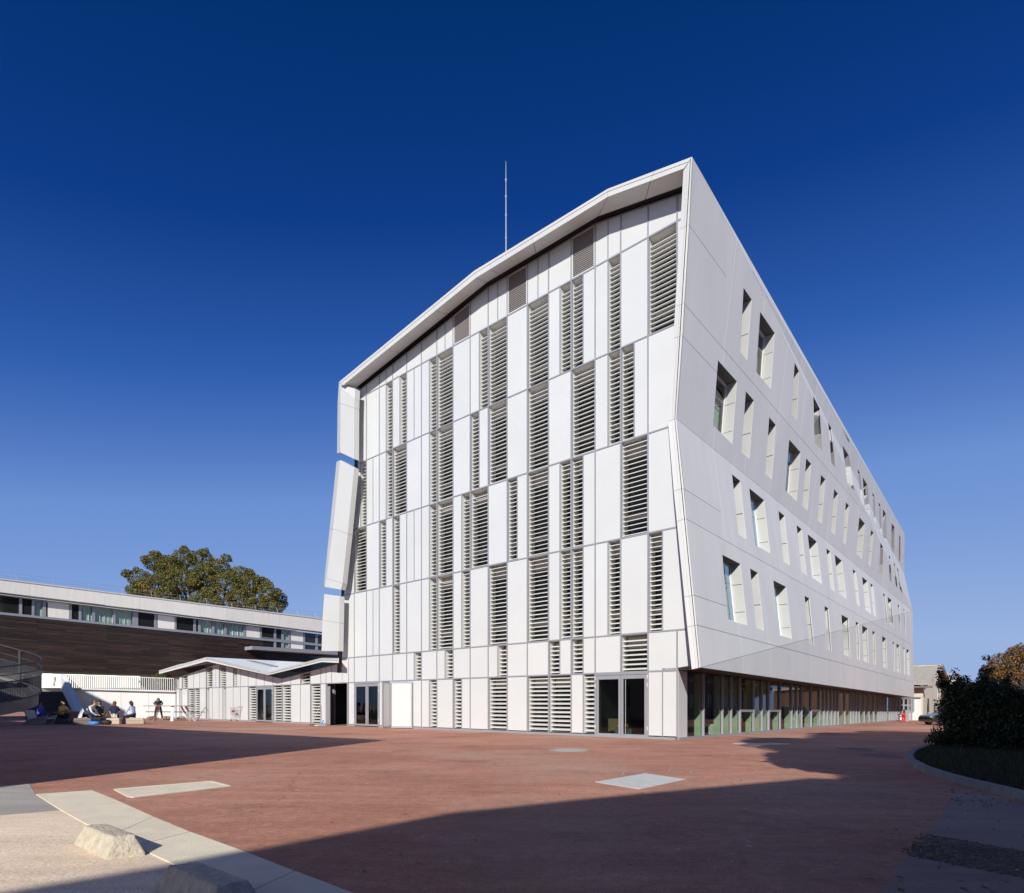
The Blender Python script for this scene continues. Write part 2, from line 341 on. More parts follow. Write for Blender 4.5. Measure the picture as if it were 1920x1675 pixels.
# wheel stops: chamfered rough concrete blocks
def wheelstop(pts, h, inset, label, seed):
    random.seed(seed)
    B = [G(*p) for p in pts]; c = sum(B, V(0, 0, 0))/4
    root = Vector((c.x, c.y, gz(c.x)))
    bm = bmesh.new(); lu = (B[1]-B[0]).length; lv = (B[3]-B[0]).length
    def P(u, v, z):
        a = B[0].lerp(B[1], u); b = B[3].lerp(B[2], u); p = a.lerp(b, v); return Vector((p.x, p.y, gz(p.x)+z))
    NU, NV = 44, 22; grid = []
    for i in range(NU+1):
        row = []
        for j in range(NV+1):
            u = i/NU; v = j/NV
            du = min(u, 1-u)*lu; dv = min(v, 1-v)*lv
            z = h*min(1, du/inset[0], dv/inset[1])
            z += (random.random()-.5)*.003*(1 if random.random() < .85 else 3)
            row.append(bm.verts.new(P(u, v, max(z, -.01) if 0 < i < NU and 0 < j < NV else -.02)))
        grid.append(row)
    for i in range(NU):
        for j in range(NV): bm.faces.new((grid[i][j], grid[i+1][j], grid[i+1][j+1], grid[i][j+1]))
    bmesh.ops.recalc_face_normals(bm, faces=bm.faces)
    me = bpy.data.meshes.new('wheel_stop'); bm.to_mesh(me); bm.free(); me.materials.append(M['stone'])
    if me.polygons[len(me.polygons)//2].normal.z < 0: me.flip_normals()
    me.polygons.foreach_set('use_smooth', [True]*len(me.polygons))
    o = bpy.data.objects.new('wheel_stop', me); C.objects.link(o)
    return tag(o, label, 'wheel stop', 'concrete wheel stops by the parking strip')
wheelstop([(136, 1583), (199, 1614), (277, 1605), (206, 1576)], .155, (.075, .055), 'rough sunlit concrete wheel stop casting a shadow on the pale strip', 3)
wheelstop([(287, 1669), (399, 1726), (501, 1706), (378, 1655)], .155, (.075, .055), 'shaded concrete wheel stop cut off by the bottom edge', 5)
# drain grate, plates, manholes
gr = thing('drain_grate', G(320, 1481), 'long worn white drain grate flush in the sunlit red asphalt', 'grate')
Q = [G(217, 1482, -.01), G(245, 1497, -.01), G(428, 1475.5, -.01), G(395, 1467, -.01)]
fr = MB()
for a, b in ((0, 1), (1, 2), (2, 3), (3, 0)): fr.bar(Q[a]+V(0, 0, .004), Q[b]+V(0, 0, .004), .05 if a != 1 else .13, .03)
fr.build('frame', M['concrete_pale'], gr)
mb = MB(); mb.face([q+V(0, 0, -.005) for q in Q]); mb.build('plate', M['mauve'], gr)
mb = MB()
for k in range(52):
    t = (k+.5)/52; mb.bar(Q[0].lerp(Q[3], t)+V(0, 0, .008), Q[1].lerp(Q[2], t)+V(0, 0, .008), .03, .014)
for t in (.2, .4, .6, .8): mb.bar(Q[0].lerp(Q[1], t)+V(0, 0, .002), Q[3].lerp(Q[2], t)+V(0, 0, .002), .012, .010)
o = mb.build('grate_bars', M['concrete_pale'], gr)
pl = thing('cover_plate', G(1201, 1465), 'bare steel chequer cover plate lying in the sunlit courtyard', 'cover plate')
Q = gp((1116, 1467), (1199, 1480.3), (1286, 1462), (1209, 1451)); 
Qp = [p+V(0, 0, .008) for p in Q]; mb = MB(); mb.prism(Qp, V(0, 0, -.02)); mb.build('plate', M['plate'], pl)
def manhole(px, py, r, m, label, sq=False):
    c = G(px, py); t = thing('manhole_cover', c, label, 'manhole cover', 'round covers in the red asphalt')
    mb = MB(); mb.disc(c+V(0, 0, -.01), r, .016, 32); mb.build('lid', m, t)
    mb = MB()
    for k in range(32):
        a = 2*math.pi*k/32; b = 2*math.pi*(k+1)/32
        q = [c+V(math.cos(x)*rr, math.sin(x)*rr, -.01) for x, rr in ((a, r+.01), (b, r+.01), (b, r+.07), (a, r+.07))]; mb.prism(q, V(0, 0, .019))
    mb.build('rim', m, t)
    mb = MB()
    for k in range(-3, 4):
        L_ = math.sqrt(max(0, r*r-(k*r/4)**2))*.92; mb.box(c+V(0, k*r/4, .006), 2*L_, .02, .006)
    mb.build('ridges', m, t)
manhole(1067, 1407, .46, M['concrete'], 'round pale manhole cover in the sun, left of the corner of the white building')
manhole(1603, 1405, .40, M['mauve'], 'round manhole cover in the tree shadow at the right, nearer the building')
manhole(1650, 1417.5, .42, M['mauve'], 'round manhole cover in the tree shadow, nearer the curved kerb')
c = G(1427, 1395); mb = MB(); random.seed(4)
mb.prism([c+V(math.cos(a)*(.95+random.uniform(-.12, .12)), math.sin(a)*(.42+random.uniform(-.07, .07)), -.012) for a in [2*math.pi*k/26 for k in range(26)]], V(0, 0, .017))
tag(mb.build('concrete_patch', M['concrete_pale']), 'irregular pale concrete repair patch half in tree shadow', 'patch')
# repair seam and chalk marks
mb = MB()
for pts, wd in (([(1297, 1446), (1294, 1450), (1302, 1453)], .03), ([(1254, 1448), (1258, 1440)], .02), ([(1166, 1455), (1170, 1447)], .02)):
    W_ = [G(*p) for p in pts]
    for a, b in zip(W_, W_[1:]):
        d = (b-a).normalized(); n_ = V(-d.y, d.x, 0)*wd/2; mb.face([Vector((q.x, q.y, gz(q.x)+.0045)) for q in (a-n_, b-n_, b+n_, a+n_)])
tag(mb.build('surface_marks', M['concrete']), kind='structure')

# ------------------------------------------------------------------ verge with kerb, hedge
kerb_out = [(1735, 1402), (1718, 1407.5), (1700, 1416), (1694.5, 1424), (1698, 1432.5), (1723, 1447), (1758, 1459.5), (1795, 1470.5), (1848, 1484), (1920, 1503), (2100, 1545)]
KO = [G(*p) for p in kerb_out]
def offs(P, d):
    out = []
    for k, p in enumerate(P):
        t = (P[min(k+1, len(P)-1)]-P[max(k-1, 0)]).normalized(); out.append(p+V(-t.y, t.x, 0)*d)
    return out
KI = offs(KO, .17)
verge = [KI[k] for k in range(len(KI))]+[G(2400, 1480), G(2000, 1385), G(1800, 1382)]
sheet('verge', verge, M['soil'], .06)
kt = thing('verge_kerb', KO[4], None, None); kt['kind'] = 'structure'
def resample(P, step):
    out = [P[0]]; acc = 0
    for a, b in zip(P, P[1:]):
        L_ = (b-a).length; t = step-acc
        while t < L_: out.append(a.lerp(b, t/L_)); t += step
        acc = (acc+L_) % step
    return out
KR = resample(KO, .5); KRI = offs(KR, .17)
for k in range(len(KR)-1):
    a, b, c_, d_ = KR[k], KR[k+1], KRI[k+1], KRI[k]
    t = (b-a).normalized()*.004; mb = MB()
    z0 = -.03; z1 = .10
    q = [a+t, b-t, c_-t, d_+t]; qq = [a+t+(d_-a)*.12, b-t+(c_-b)*.12, c_-t, d_+t]
    mb.hexa([Vector((p.x, p.y, gz(p.x)+z0)) for p in q], [Vector((p.x, p.y, gz(p.x)+z1)) for p in qq]); mb.build('kerb_stone', M['concrete_raw'], kt)
def leaves(name, centers, n, size, m, parent=None, squash=1, seed=1, shell=.55):
    """leaf-sized quads scattered through ellipsoidal clumps: centers = [(c, rx, ry, rz)]"""
    rnd = random.Random(seed); vs = []; fs = []
    vol = [rx*ry*rz for _, rx, ry, rz in centers]; tot = sum(v**.67 for v in vol)
    for (c, rx, ry, rz), vo in zip(centers, vol):
        for _ in range(int(n*vo**.67/tot)):
            d = Vector((rnd.gauss(0, 1), rnd.gauss(0, 1), rnd.gauss(0, 1))).normalized(); r = shell+(1-shell)*rnd.random()**.5
            if rnd.random() < .12: r *= 1.1
            p = Vector(c)+Vector((d.x*rx*r, d.y*ry*r, d.z*rz*r))
            a = Vector((rnd.gauss(0, 1), rnd.gauss(0, 1), rnd.gauss(0, .6))).normalized(); nn = (d*.6+Vector((rnd.gauss(0, .6), rnd.gauss(0, .6), rnd.gauss(.4, .6)))).normalized()
            u = nn.cross(a).normalized()*size*rnd.uniform(.6, 1.25); v_ = nn.cross(u).normalized()*size*rnd.uniform(.35, .7)
            i = len(vs); vs += [p-u, p+v_*.8-u*.1, p+u, p-v_*.8+u*.1]; fs.append((i, i+1, i+2, i+3))
    me = bpy.data.meshes.new(name); me.from_pydata([tuple(v) for v in vs], [], fs); me.materials.append(m); me.update()
    o = bpy.data.objects.new(name, me); C.objects.link(o)
    if parent is not None: setpar(o, parent)
    return o
def tree(loc, h_trunk, clumps, n, size, m, label, cat='tree', seed=1, tr=.35, group=None, name='broadleaf_tree', shell=.5):
    loc = Vector(loc); t = thing(name, loc, label, cat, group); rnd = random.Random(seed+50)
    mb = MB(); top = loc+V(0, 0, h_trunk)
    mb.tube([loc+V(0, 0, -.1), loc+V(tr*.2, 0, h_trunk*.5), top], [tr*1.25, tr, tr*.8], 9)
    mb.build('trunk', M['bark'], t, smooth=True)
    cl = [(loc+Vector(c), a, b, d) for c, a, b, d in clumps]
    mb = MB()
    for c, a, b, d in [q for q in cl if q[1] > .45*max(w_[1] for w_ in cl)]:
        mid = top.lerp(c, .5)+V(rnd.uniform(-.3, .3), rnd.uniform(-.3, .3), -.1*(c-top).length*.5)
        mb.tube([top-V(0, 0, tr), mid, c, c+V(0, 0, d*.5)], [tr*.6, tr*.4, tr*.22, tr*.06], 6)
        for _ in range(4):
            q = c+V(rnd.uniform(-a, a)*.8, rnd.uniform(-b, b)*.8, rnd.uniform(-.2, .8)*d); mb.tube([mid.lerp(c, rnd.random()), q], [tr*.18, tr*.03], 4)
    mb.build('branches', M['bark'], t, smooth=True)
    leaves('crown', cl, n, size, m, t, seed=seed, shell=shell)
    return t
# hedge: ragged evergreen mass
hc = []; rnd = random.Random(11)
def bz(px, py, Y): return V((px-CX)/F*Y, Y, HC+(HY-py)/F*Y)
for px, top, Y in ((1803, 1306, 17), (1822, 1300, 16.6), (1843, 1298, 16.4), (1870, 1304, 16), (1900, 1310, 15.6), (1935, 1302, 15.4), (1975, 1300, 15)):
    zt = bz(px, top, Y).z; x = (px-CX)/F*Y
    nl = max(4, int(zt/.4))
    for k in range(nl):
        z = .22+(zt-.42)*k/(nl-1)
        hc.append((V(x+rnd.uniform(-.1, .25), Y+rnd.uniform(-.3, .4), z), .55*(1.05-.25*k/nl), .7, .42))
        hc.append((V(x+.15, Y-.9*(1-k/nl), z), .5, .6, .42))
for px, z, r in ((1762, .22, .26), (1775, .4, .34), (1788, .75, .36), (1750, .15, .2), (1785, 1.2, .2), (1790, 1.6, .2)): hc.append((V((px-CX)/F*17.3, 17.3, z), r, r*1.4, r*.8))
th = thing('hedge', (12.6, 16.5, 0), 'dark shaded evergreen hedge mass at the right behind the curved kerb', 'hedge')
leaves('foliage', hc, 48000, .055, M['leaf_dark'], th, seed=5, shell=.35)
spr = []
for k in range(120):
    c, a, b, d = rnd.choice(hc); 
    if c.z > .8: spr.append((c+V(rnd.uniform(-.5, .3), rnd.uniform(-.3, .3), rnd.uniform(.1, .6)), rnd.uniform(.06, .20), .14, rnd.uniform(.12, .42)))
leaves('foliage', spr, 11000, .045, M['leaf_dark'], th, seed=6, shell=.1)
mb = MB()
for k in range(26):
    c, a, b, d = rnd.choice(hc); mb.tube([V(c.x, c.y+.2, 0), V(c.x+rnd.uniform(-.2, .2), c.y, c.z), V(c.x+rnd.uniform(-.5, .3), c.y-.2, c.z+.5)], [.035, .02, .005], 5)
mb.build('stems', M['bark'], th)
# taller wispy shrub behind the hedge
cl = [(V(x, y, z), r, r, r*.8) for x, y, z, r in ((0, 0, 1.9, .35), (.1, 0, 2.4, .22), (-.3, .2, 1.6, .5), (.05, 0, 2.8, .12), (.5, .1, 1.9, .3), (.9, 0, 1.6, .4), (-.7, 0, 1.5, .4))]
tree(bz(1845, 1329, 20)*1 + V(0, 0, -1.1), 1.2, cl, 2200, .05, M['leaf_dark'], 'slender dark shrub rising above the hedge under the orange tree', 'shrub', 21, .05, name='shrub')
# grass tufts on the verge (nobody could count it)
rnd = random.Random(2); vs = []; fs = []
KV = [(p.x, p.y) for p in verge]
def inside(poly, x, y):
    r = False; j = len(poly)-1
    for i in range(len(poly)):
        xi, yi = poly[i]; xj, yj = poly[j]
        if (yi > y) != (yj > y) and x < (xj-xi)*(y-yi)/(yj-yi)+xi: r = not r
        j = i
    return r
n = 0
while n < 20000:
    px = rnd.uniform(1695, 1990); py = rnd.uniform(1395, 1500); p = G(px, py)
    if not inside(KV, p.x, p.y): continue
    n += 1; h = rnd.uniform(.03, .11)*(2.2 if rnd.random() < .06 else 1); a = rnd.uniform(0, 6.28); l = V(rnd.uniform(-.05, .05), rnd.uniform(-.05, .05), h); d = V(math.cos(a), math.sin(a), 0)*.007
    b = Vector((p.x, p.y, gz(p.x)+.058)); i = len(vs); vs += [b-d, b+d, b+l]; fs.append((i, i+1, i+2))
me = bpy.data.meshes.new('grass'); me.from_pydata([tuple(v) for v in vs], [], fs); me.materials.append(M['grass']); o = bpy.data.objects.new('grass', me); C.objects.link(o); o['kind'] = 'stuff'
# pebbles and fallen leaves
mb = MB(); n = 0; rnd = random.Random(3)
GV = [(p.x, p.y) for p in gp((1737, 1566), (1920, 1599), (2050, 1630), (2050, 1690), (1920, 1647), (1702, 1605))]
while n < 2600:
    p = G(rnd.uniform(1690, 1990), rnd.uniform(1560, 1665))
    if not inside(GV, p.x+rnd.gauss(0, .03), p.y+rnd.gauss(0, .03)): continue
    n += 1; r = rnd.uniform(.005, .016); mb.ell(Vector((p.x, p.y, gz(p.x)+.006)), r, r*.8, r*.55, 5, 3, rot=rnd.uniform(0, 3))
tag(mb.build('gravel', M['gravel'], fix=False), kind='stuff')
vs = []; fs = []
for k in range(520):
    r_ = rnd.random()
    if r_ < .4: p = G(rnd.uniform(1770, 1990), rnd.uniform(1470, 1515))
    elif r_ < .62: p = G(rnd.uniform(1640, 1990), rnd.uniform(1500, 1675))
    elif r_ < .8: p = G(rnd.uniform(200, 1700), rnd.uniform(1395, 1660))
    else: p = SP(rnd.uniform(1285, 1690), 1375, rnd.uniform(.15, .5)); p.z = gz(p.x)
    a = rnd.uniform(0, 6.28); s_ = rnd.uniform(.012, .03); b = Vector((p.x, p.y, gz(p.x)+.012)); u = V(math.cos(a), math.sin(a), .25)*s_; v_ = V(-math.sin(a), math.cos(a), -.2)*s_*.6
    i = len(vs); vs += [b-u, b+v_, b+u, b-v_]; fs.append((i, i+1, i+2, i+3))
me = bpy.data.meshes.new('fallen_leaves'); me.from_pydata([tuple(v) for v in vs], [], fs); me.materials.append(M['litter']); o = bpy.data.objects.new('fallen_leaves', me); C.objects.link(o); o['kind'] = 'stuff'

# ------------------------------------------------------------------ main building
MBD = thing('main_building', K, 'five storey white building with louvred front, folded fascia and pale grey punched side', 'building')
def xi(i): return 1/(6.1125e-4+.21115e-4*i)-366.0
def line(p, q): return lambda x: p[1]+(q[1]-p[1])*(x-p[0])/(q[0]-p[0])
R0 = line((1270, 1382.5), (663.8, 1358.8)); T1 = line((1274, 1257), (641, 1280.6)); T2 = line((1274, 1181), (641, 1234.7)); T3 = line((1266, 989.3), (644, 1116.8))
T4 = line((1252.7, 801), (658.3, 995)); T5 = line((1263.3, 609.1), (670.7, 870.3)); T6 = line((1275, 412), (672.6, 748.5))
topP = [(640, 753), (672.6, 733.6), (840, 601.6), (914.5, 539.5), (989, 496.5), (1115, 421), (1162, 404), (1214.6, 385.6), (1269.4, 367), (1300, 357)]
def poly(P):
    def f(x):
        for a, b in zip(P, P[1:]):
            if x <= b[0]: return a[1]+(b[1]-a[1])*(x-a[0])/(b[0]-a[0])
        return P[-1][1]
    return f
T7 = poly(topP)
lines = [R0, T1, T2, T3, T4, T5, T6, T7]
# left edge x and right edge x at each line
Ledge = [640.5, 641, 641, 644, 658.3, 670.7, 672.3, 672.6]
Redge = [1271, 1306, 1306, 1291, 1268, 1268, 1280, 1283]
rows = {
 1: {0: 'pp', 3: 'pl', 4: 'L', 5: 'L', 6: 'P', 7: 'L', 8: 'P', 9: 'lp', 10: 'P', 11: 'pl', 12: 'P', 13: 'P', 14: 'P', 17: 'hp'},
 2: {-1: 'P', 0: 'P', 1: 'L', 2: 'P', 3: 'lp', 4: 'lp', 5: 'P', 6: 'P', 7: 'pl', 8: 'P', 9: 'P', 10: 'pl', 11: 'P', 12: 'pl', 13: 'P', 14: 'P', 15: 'P', 16: 'P', 17: 'pp'},
 3: {0: 'lpx', 1: 'P', 2: 'pl', 3: 'lp', 4: 'pl', 5: 'L', 6: 'P', 7: 'L', 8: 'P', 9: 'pl', 10: 'L', 11: 'pl', 12: 'P', 13: 'lp', 14: 'P', 15: 'pp', 16: 'P', 17: 'P'},
 4: {0: 'Px', 1: 'L', 2: 'P', 3: 'lp', 4: 'pl', 5: 'L', 6: 'lp', 7: 'P', 8: 'L', 9: 'pl', 10: 'L', 11: 'pl', 12: 'pp', 13: 'lp', 14: 'lp', 15: 'P', 16: 'L', 17: 'P'},
 5: {0: 'Px', 1: 'lp', 2: 'pl', 3: 'L', 4: 'P', 5: 'L', 6: 'P', 7: 'L', 8: 'lp', 9: 'P', 10: 'L', 11: 'pl', 12: 'P', 13: 'L', 14: 'pl', 15: 'pp', 16: 'xpl'},
 6: {-1: 'P', 0: 'L', 1: 'P', 2: 'pl', 3: 'lp', 4: 'pl', 5: 'L', 6: 'P', 7: 'L', 8: 'pl', 9: 'P', 10: 'L', 11: 'pl', 12: 'pp', 13: 'pl', 14: 'pl', 15: 'P', 16: 'Px'},
 7: {-1: 'P', 0: 'P', 1: 'P', 2: 'pp', 3: 'G', 4: 'P', 5: 'pp', 6: 'G', 7: 'pp', 8: 'P', 9: 'G', 10: 'pp', 11: 'P', 12: 'P', 13: 'P', 14: 'pp', 15: 'P', 16: 'Px'}}
segs = []      # (row, xL at bottom, xL at top, xR at bottom, xR at top, type)
for r, mods in rows.items():
    for k, code in mods.items():
        xl = (xi(k+1),)*2; xr = (xi(k),)*2
        if k == -1: xl = (xi(0),)*2; xr = (Redge[r-1], Redge[r])
        c = code.replace('x', '')
        if 'x' in code and k == 0: xr = (Redge[r-1], Redge[r])
        if (k == 17 and r != 1) or ('x' in code and k == 16): xl = (Ledge[r-1], Ledge[r])
        if c == 'hp': segs.append((r, xi(17.5), xi(17.5), xr[0], xr[1], 'P')); continue
        if len(c) == 1: segs.append((r, xl[0], xl[1], xr[0], xr[1], c))
        else:
            xm = xi(k+.5)
            segs.append((r, xl[0], xl[1], xm, xm, c[0].upper())); segs.append((r, xm, xm, xr[0], xr[1], c[1].upper()))
dF = Vector((-dS.y, dS.x, 0))      # along the front, towards the left
louvres = []
def panelpoly(r, a0, a1, b0, b1, lo, hi, g):
    P = [FQ(a0, lo(a0)), FQ(b0, lo(b0)), FQ(b1, hi(b1)), FQ(a1, hi(a1))]
    return [P[0]-dF*g+V(0, 0, g), P[1]+dF*g+V(0, 0, g), P[2]+dF*g-V(0, 0, g), P[3]-dF*g-V(0, 0, g)]
def louvre(P, parent, D=.34, ns=None):
    louvres.append((P, parent, D))
def do_seg(seg, lo, hi, parent, g=.024):
    r, a0, a1, b0, b1, ty = seg; P = panelpoly(r, a0, a1, b0, b1, lo, hi, g)
    if ty == 'P':
        mb = MB(); mb.prism([p+nF*0 for p in P], -nF*.03); mb.build('panel', M['white'], parent)
    elif ty == 'G':
        mb = MB(); mb.prism([p-nF*.04 for p in P], -nF*.03); gb = mb.build('grille', M['gap'], parent)
        fr_ = MB()
        for a_, b_ in ((0, 1), (1, 2), (2, 3), (3, 0)): fr_.bar(P[a_]-nF*.01, P[b_]-nF*.01, .09, .05, up=nF)
        fr_.build('frame', M['reveal'], gb)
        W_ = (P[1]-P[0]).length; hh = min((P[3]-P[0]).length, (P[2]-P[1]).length)
        mb = MB(); n_ = 20
        for k in range(n_):
            t = (k+.5)/n_; a = P[0].lerp(P[3], t); b = P[1].lerp(P[2], t); mb.bar(a-nF*.02, b-nF*.02, .03, .035, up=nF)
        mb.build('grille_bars', M['grille'], gb)
    else: louvres.append((P, parent, .42))
for sgm in segs:
    r = sgm[0]; do_seg(sgm, lines[r-1], lines[r], MBD)
def mullion(x0, y0, x1, y1, wd, e, parent=MBD, m='alu', nm='mullion', depth=.07):
    mb = MB(); a = FQ(x0, y0); b = FQ(x1, y1); mb.bar(a+nF*(e-depth/2), b+nF*(e-depth/2), wd, depth, up=nF); mb.build(nm, M[m], parent)
# full height mullions (clipped to the slanted edges)
for k in range(0, 18):
    x = xi(k); lo_r, hi_r = 0, 7
    if k == 0:
        mullion(x, R0(x), x, T2(x), .06, .023); mullion(x, T5(x), x, T7(x), .06, .023); continue
    if k in (1, 3, 15, 17): lo_r = 1
    if k == 2: lo_r = 1
    if k == 16: lo_r = 1
    if k == 17:
        mullion(x, T1(x)+0, x, T4(x)+8, .05, .023); mullion(x, R0(x), x, T1(x), .05, .023); continue
    if k in (1, 3, 15): lo_r = 0
    mullion(x, lines[lo_r](x), x, T7(x), .06, .023)
for r, mods in rows.items():
    for k, code in mods.items():
        c = code.replace('x', '')
        if len(c) == 2 and c != 'hp': x = xi(k+.5); mullion(x, lines[r-1](x), x, lines[r](x), .04, .014, nm='mullion')
for r in range(1, 8):
    L_ = lines[r]; xs = [Ledge[r]-.5, Redge[r]-1] if r < 7 else [672.6, 840, 914.5, 989, 1115, 1162, 1214.6, 1269.4, 1283]
    if r == 1: xs = [330, 1272]
    for a, b in zip(xs, xs[1:]): mullion(a, L_(a), b, L_(b), .055, .018, nm='transom')
# plinth
mb = MB()
a0 = G(328, 1349.2); 
Kb = Vector((K.x, K.y, gz(K.x)))
base_l = hit(328, 1320, K, nF); 
def onbase(px, e=0): p = hit(px, 1320, K, nF)+nF*e; p.z = gz(p.x); return p
for xa, xb in ((1116, 1272.5), (711, 1116), (652.7, 664.7), (512.7, 612.6), (328, 481)):
    a = onbase(xa); b = onbase(xb); mb.hexa([a+V(0, 0, -.05), b+V(0, 0, -.05), b+nF*.05+V(0, 0, -.05), a+nF*.05+V(0, 0, -.05)], [a+V(0, 0, .085), b+V(0, 0, .085), b+nF*.05+V(0, 0, .085), a+nF*.05+V(0, 0, .085)])
mb.build('plinth', M['alu'], MBD)
# core wall behind the front (closes the back of joints and louvre recesses)
def rowz(line_, x): return FQ(x, line_(x)).z
mb = MB()
for r in range(1, 8):
    lo, hi = lines[r-1], lines[r]
    if r == 1:
        spans = [(700, 1116), (1216, 1270)]
    else: spans = [(None, None)]
    for sp in spans:
        if r == 7: xs = [672.6, 840, 914.5, 989, 1115, 1162, 1214.6, 1283]
        elif sp[0] is None: xs = None
        else: xs = list(sp)
        if xs is None: Q4 = [(Ledge[r-1], lo), (Redge[r-1], lo), (Redge[r], hi), (Ledge[r], hi)]; mb.prism([FQ(x, f(x))-nF*.50 for x, f in Q4], -nF*.1)
        else:
            for a, b in zip(xs, xs[1:]): mb.prism([FQ(a, lo(a))-nF*.50, FQ(b, lo(b))-nF*.50, FQ(b, hi(b))-nF*.50, FQ(a, hi(a))-nF*.50], -nF*.1)
mb.build('core_wall', M['gap'], MBD)
# thin dark liner just behind the panels so that joints read dark
mb = MB()
for sgm in segs:
    r = sgm[0]
    if sgm[5] == 'P': mb.prism([p-nF*.045 for p in panelpoly(r, *sgm[1:5], lines[r-1], lines[r], -.002)], -nF*.02)
mb.build('backing_wall', M['alu'], MBD)

# ---- annex on the same front plane
AN = thing('low_annex', onbase(480), 'low white annex with folded white roof attached left of the tall building', 'building')
atop = poly([(320, 1275.2), (328.7, 1272), (406, 1245.5), (529, 1272.8), (641, 1242.5)])
up = {38: 'lp', 37: 'L', 36: 'P', 35: 'P', 34: 'P', 33: 'L', 32: 'pp', 31: 'L', 30: 'P', 29: 'lp', 28: 'P', 27: 'P', 26: 'P', 25: 'P', 24: 'P', 23: 'P', 22: 'P', 21: 'L', 20: 'P', 19: 'pp', 18: 'P'}
lw = {38: 'pl', 37: 'P', 36: 'L', 35: 'L', 34: 'P', 33: 'lp', 32: 'P', 31: 'pl', 30: 'P', 29: 'P', 28: 'P', 27: 'L', 24: 'L', 23: 'L', 22: 'P', 21: 'P', 20: 'L', 19: 'hl'}
for dct, lo, hi in ((up, T1, atop), (lw, R0, T1)):
    for k, c in dct.items():
        xl, xr, xm = xi(k+1), xi(k), xi(k+.5)
        if c == 'hl': S_ = [(0, xl, xl, xm, xm, 'P')]; 
        elif len(c) == 1: S_ = [(0, xl, xl, xr, xr, c)]
        else: S_ = [(0, xl, xl, xm, xm, c[0].upper()), (0, xm, xm, xr, xr, c[1].upper())]
        for s_ in S_: do_seg(s_, lo, hi, AN, .02)
        if k != 18 or dct is up: mullion(xl, lo(xl), xl, hi(xl), .045, .02, AN)
        if len(c) == 2: mullion(xm, lo(xm), xm, hi(xm), .03, .012, AN)
mb = MB()
for xa, xb in ((328, 406), (406, 529), (529, 641)):
    mb.prism([FQ(xa, T1(xa))-nF*.50, FQ(xb, T1(xb))-nF*.50, FQ(xb, atop(xb))-nF*.50, FQ(xa, atop(xa))-nF*.50], -nF*.1)
for xa, xb in ((328, 481), (512.7, 612)):
    mb.prism([FQ(xa, R0(xa)+3)-nF*.50, FQ(xb, R0(xb)+3)-nF*.50, FQ(xb, T1(xb))-nF*.50, FQ(xa, T1(xa))-nF*.50], -nF*.1)
for dct, lo, hi in ((up, T1, atop), (lw, R0, T1)):
    for k, c in dct.items():
        xl, xr, xm = xi(k+1), xi(k), xi(k+.5)
        for a, b, ch in (((xl, xr, c),) if len(c) == 1 else ((xl, xm, c[0]), (xm, xr, c[1]))):
            if c == 'hl': a, b = xl, xm; ch = 'p'
            if ch in 'Pp': mb.prism([FQ(a, lo(a))-nF*.045, FQ(b, lo(b))-nF*.045, FQ(b, hi(b))-nF*.045, FQ(a, hi(a))-nF*.045], -nF*.02)
# left gable end of the annex
pe = onbase(328); q = FQ(328.7, 1272)
mb.prism([pe, pe-nF*8, Vector((q.x, q.y, q.z))-nF*8, q], -dF*.12)
mb.build('core_wall', M['alu'], AN)
# annex roof: folded plates
def RP(px, py, e): return FP(px, py, e)
e_ = .85
ft = [RP(298, 1257.5, e_), RP(387, 1232.4, e_), RP(502.5, 1260.5, e_), RP(602.4, 1233.8, e_), RP(634, 1234.2, e_)]
fb = [RP(298, 1264, e_), RP(387, 1240.2, e_), RP(502.5, 1266, e_), RP(602.4, 1241.6, e_), RP(634, 1243.2, e_)]
for k in range(4):
    mb = MB(); mb.prism([fb[k], fb[k+1], ft[k+1], ft[k]], -nF*.05); mb.build('fascia', M['wpaint'], AN)
    mb = MB(); d0 = .11; A_, B_ = ft[k]*.45+fb[k]*.55, ft[k+1]*.45+fb[k+1]*.55
    mb.bar(A_+nF*.002, B_+nF*.002, .004, .012, up=nF); mb.build('joint', M['gap'], AN)
back = 8.5; dz = [.0, .62, .62, .62, .62]
bk = [ft[0]-nF*back+V(0, 0, .3), None, None, None, None]
bt = [hit(346, 1243, K-nF*7, nF), hit(430, 1234.6, K-nF*7, nF), hit(520, 1239.4, K-nF*7, nF), hit(572, 1242, K-nF*7, nF), hit(640, 1238, K-nF*7, nF)]
mb = MB()
for k in range(4):
    a, b, c_, d_ = ft[k], ft[k+1], bt[k+1], bt[k]
    mb.prism([a, b, c_], V(0, 0, -.16)); mb.prism([a, c_, d_], V(0, 0, -.16))
mb.build('roof', M['roofw'], AN)
n_r = (ft[2]-ft[1]).cross(bt[2]-ft[1]).normalized(); n_r = n_r if n_r.z > 0 else -n_r
mb = MB(); mb.prism([hit(x, y, ft[1]+n_r*.03, n_r) for x, y in ((462, 1238.2), (474, 1239.2), (527, 1251), (519.5, 1252.3))], -n_r*.02); gg = mb.build('gutter_grille', M['gap'], AN)
mb = MB()
for k in range(16):
    t = (k+.5)/16; mb.bar(hit(462+57.5*t, 1238.2+14.1*t, ft[1]+n_r*.05, n_r), hit(474+53*t, 1239.2+11.8*t, ft[1]+n_r*.05, n_r), .12, .03, up=n_r)
mb.build('grille_bars', M['steel'], gg)

